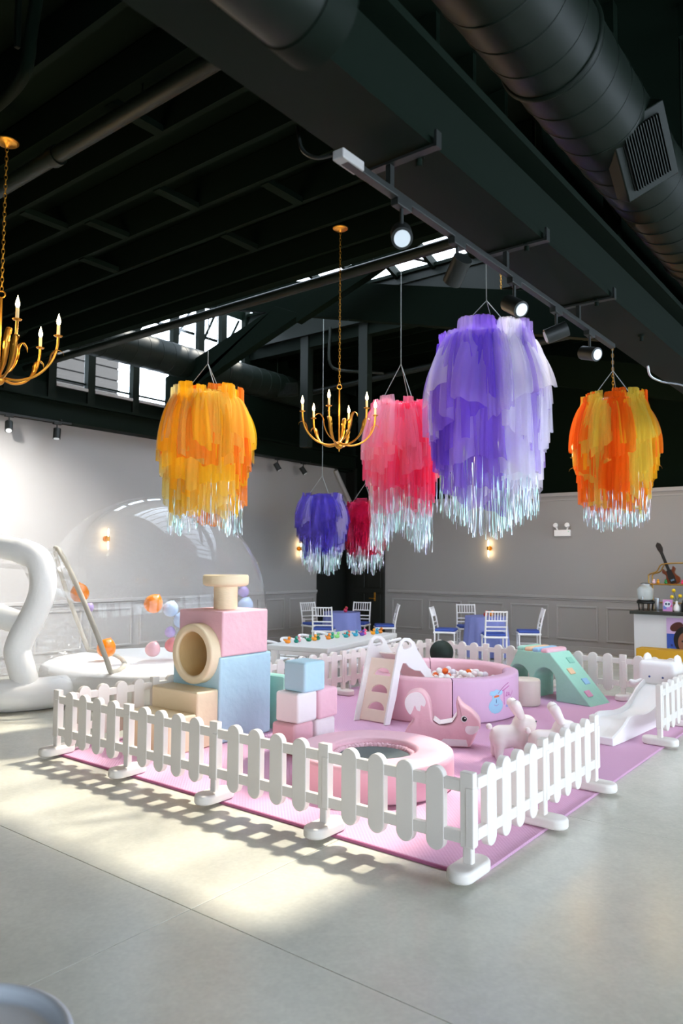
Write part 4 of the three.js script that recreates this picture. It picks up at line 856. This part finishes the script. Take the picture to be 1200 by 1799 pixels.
// ---------------------------------------------------------------- chandeliers
const armCurve = [[0.0, 0.02], [0.14, 0.0], [0.28, 0.05], [0.38, 0.16], [0.42, 0.28], [0.425, 0.36]];
const chand = (() => {
  const o = {}, flat = (pts, r) => { const g = tube(pts.map(([x, y]) => [x, y, 0]), r, 26, 8); return g; };
  o.arm = flat(armCurve, 0.0105);
  const leafPts = [[0.03, 0.03], [0.12, 0.1], [0.17, 0.2], [0.19, 0.3], [0.23, 0.345], [0.275, 0.32], [0.285, 0.285]];
  const leafCurve = new THREE.CatmullRomCurve3(leafPts.map(([x, y]) => V(x, y, 0))), pos = [], idx = [];
  for (let i = 0; i <= 20; i++) { const p = leafCurve.getPoint(i / 20), w = 0.022 * Math.sin(Math.PI * Math.min(1, 0.12 + i / 20 * 0.9)) + 0.002; for (const [u, dy] of [[-w, 0.004], [0, 0], [w, 0.004], [0, 0.008]]) pos.push(p.x, p.y + dy, u); }
  for (let i = 0; i < 20; i++) for (let j = 0; j < 4; j++) { const a = i * 4 + j, b = i * 4 + (j + 1) % 4; idx.push(a, b, a + 4, b, b + 4, a + 4); }
  o.leaf = new THREE.BufferGeometry(); o.leaf.setAttribute('position', new THREE.Float32BufferAttribute(pos, 3)); o.leaf.setIndex(idx); o.leaf.computeVertexNormals();
  o.leafOuter = o.leaf.clone().scale(0.95, 0.72, 1).translate(0.2, 0.0, 0);
  o.cup = lathe([[0, 0], [0.028, 0.002], [0.034, 0.01], [0.012, 0.014], [0, 0.014]], 24);
  o.sleeve = cyl(0.0125, 0.0125, 0.075, 14, 0, 0.05, 0);
  o.flame = lathe([[0.001, 0], [0.012, 0.008], [0.0165, 0.028], [0.012, 0.052], [0.004, 0.078], [0.001, 0.092]], 16).translate(0, 0.088, 0);
  return o;
})();
function chandelier(label, [x, y, z], s, canopyY, turn, bulbs = true) {
  const t = thing('chandelier', label, 'chandelier', [x, y, z], turn, 'gold candle chandeliers');
  t.scale.setScalar(s);
  part('ball', merge([ball(0.045, 0, 0.0, 0, 24, 18), cyl(0.012, 0.004, 0.035, 12, 0, -0.055, 0)]), M.gold, t);
  part('rod', cyl(0.009, 0.009, 0.62, 12, 0, 0.33, 0), M.gold, t);
  part('hanging_ring', new THREE.TorusGeometry(0.026, 0.006, 8, 20).translate(0, 0.665, 0), M.gold, t);
  for (let k = 0; k < 6; k++) {
    const a = k / 6 * Math.PI * 2, arm = new THREE.Group(); arm.name = 'arm'; arm.rotation.y = a; t.add(arm);
    const dy = k % 2 ? 0.0 : 0.02;
    part('arm_rod', chand.arm, M.gold, arm); if (k % 2) part('leaf', chand.leaf, M.gold, arm); part('leaf', chand.leafOuter, M.gold, arm);
    part('drip_cup', chand.cup, M.gold, arm, [0.425, 0.355, 0]); part('candle_sleeve', chand.sleeve, M.candle, arm, [0.425, 0.36, 0]);
    part('candle_bulb', chand.flame, M.bulb, arm, [0.425, 0.36, 0]);
    if (bulbs) { const l = new THREE.PointLight(new THREE.Color(1, 0.72, 0.38), 0.42 * s * s); l.position.set(0.425, 0.48, 0); l.castShadow = true; l.name = 'candle_light'; arm.add(l); }
  }
  const top = (canopyY - y) / s, n = Math.floor((top - 0.7) / 0.038), link = new THREE.TorusGeometry(0.015, 0.0038, 6, 12).scale(0.72, 1.5, 1), links = [];
  for (let k = 0; k < n; k++) links.push(link.clone().rotateY(k % 2 ? Math.PI / 2 : 0.2).translate(0, 0.71 + k * (top - 0.74) / n, 0));
  part('chain', merge(links), M.chainGold, t);
  part('canopy', lathe([[0, 0], [0.018, 0.002], [0.022, 0.02], [0.07, 0.028], [0.088, 0.04], [0.09, 0.05], [0, 0.052]], 32), M.gold, t, [0, top - 0.052, 0]);
}
chandelier('gold candle chandelier cut by the left photo edge', [-5.31, 3.11, -2.70], 0.96, 4.92, 0.834);
chandelier('gold candle chandelier in the middle, left of the pink lantern', [-4.22, 2.86, -5.36], 0.82, 4.92, 0.925);
chandelier('gold candle chandelier half hidden behind the orange lantern', [-3.77, 2.93, -11.75], 1.45, 6.35, 0.3);
chandelier('gold candle chandelier half hidden behind the purple lantern', [-4.85, 3.13, -10.05], 1.1, 7.32, 0.1);

// ---------------------------------------------------------------- tulle jellyfish lanterns
function lantern(label, [x, z], top, mid, bottom, W, palette, opt = {}) {
  const t = thing('tulle_lantern', label, 'lantern', [x, 0, z], 0), H = top - mid, hoop = 0.31 * W;
  const mats = palette.map(([c, o]) => phys({ color: c, roughness: 0.95, transmission: 0.5, thickness: 0, opacity: (o ?? 0.62) * 0.72, transparent: true, side: THREE.DoubleSide, specularIntensity: 0.2 }));
  part('hoop', new THREE.TorusGeometry(hoop * 0.9, 0.012, 8, 40).rotateX(Math.PI / 2).translate(0, top - 0.06 * H, 0), M.white, t);
  const sectors = Array.from({ length: 9 }, () => Math.floor(rnd() * mats.length)), COUNT = opt.count ?? 92;
  for (let k = 0; k < COUNT; k++) {
    {
      const len = 0.34 + 0.66 * ((k * 0.7548777) % 1), flare = 1.02 - 0.34 * Math.pow(Math.max(0, (len - 0.36) / 0.64), 1.1), a0 = k * 2.399963 + R(-0.25, 0.25), Fl = (W / 2) * flare * R(0.86, 1.0), L = H * len * R(0.94, 1.05), r0 = hoop * R(0.85, 1.15), puff = Math.pow(rnd(), 2) * 0.12 * H, half = W * R(0.1, 0.2);
      const w1 = R(2, 6), w2 = R(11, 19), ph = R(0, 6), pos = [], idx = [], nu = 20, nv = 16, up = top - 0.07 * H, sway = R(-0.12, 0.12) * W, skew = R(-0.07, 0.07) * H, pinch = R(0.25, 0.55);
      for (let j = 0; j <= nv; j++) {
        const v = j / nv, y = v < 0.1 ? puff * Math.sin(v / 0.1 * Math.PI / 2) : puff - (L + puff) * ((v - 0.1) / 0.9), depth = Math.max(0, -y) / H;
        const out = Math.pow(Math.min(1, depth / (0.42 * flare)), 0.72), rad = r0 + (Fl - r0) * Math.sin(out * Math.PI / 2), spread = half * (pinch + (1 - pinch) * Math.pow(Math.min(1, v / 0.8), 0.8)) / Math.max(0.05, rad);
        for (let i = 0; i <= nu; i++) {
          const u = i / nu * 2 - 1, aa = a0 + u * spread + sway * v / Math.max(0.1, rad) * 0.5, pl = W * (0.024 * Math.sin(u * w1 + ph + v * 1.2) + 0.011 * Math.sin(u * w2 + ph * 2 - v)) * (0.5 + 0.6 * v), rr = rad + pl - 0.03 * W * u * u * v;
          pos.push(Math.cos(aa) * rr, up + y + skew * u * v + 0.01 * W * Math.sin(u * 9 + ph) * v, Math.sin(aa) * rr);
          if (i < nu && j < nv) { const A = j * (nu + 1) + i; idx.push(A, A + 1, A + nu + 1, A + 1, A + nu + 2, A + nu + 1); }
        }
      }
      const g = new THREE.BufferGeometry(); g.setAttribute('position', new THREE.Float32BufferAttribute(pos, 3)); g.setIndex(idx); g.computeVertexNormals();
      const sec = sectors[Math.floor(((a0 % 6.2832) + 6.2832) % 6.2832 / 6.2832 * 9)];
      const choose = opt.choose ? opt.choose(a0, len, rnd) : rnd() < 0.6 ? sec : Math.floor(rnd() * mats.length);
      part('tulle_strip', g, mats[choose % mats.length], t);
    }
  }
  // foil fringe: hundreds of narrow twisting strands
  const fp = [], fc = [], fi = [], shades = [[0.55, 0.84, 0.82], [0.66, 0.80, 0.92], [0.78, 0.72, 0.92], [0.88, 0.93, 0.95], [0.5, 0.8, 0.7]];
  const N = Math.round((opt.strands ?? 420) * 0.75), y0 = mid + 0.30 * H;
  for (let k = 0; k < N; k++) {
    const a = R(0, 6.283), r = (W / 2) * R(0.45, 0.76), wd = R(0.002, 0.0055) * (opt.strandWidth ?? 1), ya = y0 - R(0, 0.2) * H, yb = bottom + R(0, 0.28) * (mid - bottom) + (mid - bottom) * (0.28 + 0.28 * Math.sin(a * 2.0 + x)), ph = R(0, 6), tw = R(2, 7), c = shades[Math.floor(rnd() * 5)], base = fp.length / 3, ns = 10;
    for (let j = 0; j <= ns; j++) {
      const v = j / ns, b = ph + tw * v, y = ya + (yb - ya) * v, rr = r + 0.006 * Math.sin(v * 9 + ph);
      for (const s of [-1, 1]) { fp.push(Math.cos(a) * rr + s * wd * Math.cos(b), y, Math.sin(a) * rr + s * wd * Math.sin(b)); fc.push(...c); }
      if (j < ns) { const A = base + j * 2; fi.push(A, A + 1, A + 2, A + 1, A + 3, A + 2); }
    }
  }
  const fg = new THREE.BufferGeometry(); fg.setAttribute('position', new THREE.Float32BufferAttribute(fp, 3)); fg.setAttribute('color', new THREE.Float32BufferAttribute(fc, 3)); fg.setIndex(fi); fg.computeVertexNormals();
  const f = part('foil_fringe', fg, M.foil, t); f.userData.kind = 'stuff'; f.userData.label = 'iridescent foil fringe';
  const hang = opt.hang ?? top + 1.2, knot = Math.min(hang - 0.05, top + (opt.knot ?? 0.35));
  for (const a of [0.4, 2.5, 4.6]) part('cord', rod([Math.cos(a) * hoop * 0.9, top - 0.06 * H, Math.sin(a) * hoop * 0.9], [0, knot, 0], 0.005, 5), M.cord, t);
  part('cord', rod([0, knot, 0], [0, hang, 0], 0.006, 5), M.cord, t);
}
M.foil = phys({ color: '#ffffff', vertexColors: true, roughness: 0.18, metalness: 0.35, iridescence: 1, iridescenceIOR: 1.6, iridescenceThicknessRange: [200, 420], opacity: 0.66, transparent: true, side: THREE.DoubleSide });
M.cord = std('#8f9694', 0.7);
lantern('big purple and white tulle lantern with foil fringe', [-3.92, -7.74], 4.48, 2.53, 2.04, 1.54, [['#8156dc', 0.72], ['#9f76ea', 0.62], ['#c4a9f2', 0.52], ['#f7f2fc', 0.52], ['#fbf9fd', 0.58]], { hang: 8.05, strands: 480, choose: (a, len, r) => { const right = Math.cos(a + 0.35); return right > 0.45 ? (r() < 0.75 ? 3 + Math.floor(r() * 2) : 2) : right < -0.7 && len < 0.55 ? (r() < 0.5 ? 3 : 2) : Math.floor(r() * 2.6); } });
lantern('yellow and orange tulle lantern at the left', [-6.82, -6.06], 3.84, 2.34, 2.06, 1.22, [['#ffd52a', 0.7], ['#ffc51e', 0.72], ['#ffe066', 0.56], ['#ffd62e', 0.64], ['#ff9426', 0.7], ['#f9ee9a', 0.48], ['#ffd04a', 0.56], ['#fff0b0', 0.45]], { hang: 4.76, strands: 300 });
lantern('pink and rose tulle lantern with long foil fringe', [-5.77, -8.74], 4.04, 2.5, 1.88, 1.18, [['#ff5f8f', 0.66], ['#ff8fb0', 0.6], ['#ff2f68', 0.7], ['#f9c9dc', 0.55], ['#fba6c2', 0.58]], { hang: 7.75, knot: 0.55, strands: 640, choose: (a, len, r) => { const q = r(), c = Math.cos(a + 0.3); return c > 0.35 ? (q < 0.4 ? 0 : q < 0.7 ? 2 : 1) : len < 0.5 ? (q < 0.6 ? 3 : 4) : q < 0.35 ? 1 : q < 0.7 ? 4 : q < 0.85 ? 3 : 0; } });
lantern('orange and yellow tulle lantern at the right', [-3.23, -10.07], 4.03, 2.5, 2.2, 1.18, [['#ff8a12', 0.72], ['#ff7a08', 0.74], ['#ffc81f', 0.66], ['#f3dd55', 0.58]], { hang: 7.3, strands: 340 });
lantern('indigo and lilac tulle lantern in the far corner', [-8.9, -10.8], 3.04, 1.92, 1.5, 1.06, [['#4d3fc0', 0.72], ['#5a48c8', 0.7], ['#c9c0ea', 0.55], ['#7c68d4', 0.62]], { hang: 7.05, strands: 260, strandWidth: 1.4 });
lantern('crimson tulle lantern in the far corner', [-8.7, -11.9], 2.98, 1.93, 1.5, 0.98, [['#d40a4a', 0.75], ['#e01a5c', 0.72], ['#ef4f80', 0.66], ['#f0b3cc', 0.5]], { hang: 5.38, strands: 220, strandWidth: 1.4, choose: (a, len, r) => { const q = r(); return q < 0.5 ? 0 : q < 0.85 ? 1 : q < 0.93 ? 2 : 3; } });

// ---------------------------------------------------------------- foreground tray table
{
  const t = thing('tray_table', 'grey round tray table at the lower left corner', 'table', [-1.935, 0, -0.883]);
  part('tray', lathe([[0, 0.565], [0.27, 0.565], [0.288, 0.572], [0.296, 0.59], [0.308, 0.6], [0.322, 0.594], [0.324, 0.575], [0.3, 0.545], [0, 0.54]], 72), M.tray, t);
  part('column', cyl(0.03, 0.03, 0.52, 18, 0, 0.28, 0), M.tray, t);
  part('base', lathe([[0, 0], [0.2, 0], [0.2, 0.012], [0.05, 0.03], [0, 0.03]], 40), M.tray, t);
}
{ // exposed cables on the far side of the beam
  const t = thing('cable', 'thin grey cable drooping beside the wide beam', 'cable', [0, 0, 0]);
  part('wire', tube([[-1.64, 4.75, -4.3], [-1.66, 4.58, -4.5], [-1.68, 4.46, -4.85], [-1.69, 4.38, -5.2], [-1.7, 4.34, -5.5]], 0.006, 40, 6), M.duct, t);
}
{
  const t = thing('cable', 'crumpled wire ends hanging from the far end of the beam', 'cable', [0, 0, 0]);
  part('wire', tube([[-1.82, 3.488, -6.6], [-1.82, 3.42, -6.65], [-1.78, 3.39, -6.8], [-1.7, 3.42, -7.2], [-1.62, 3.41, -7.65]], 0.011, 40, 6), M.metal, t);
}
renderer.render(scene, camera);
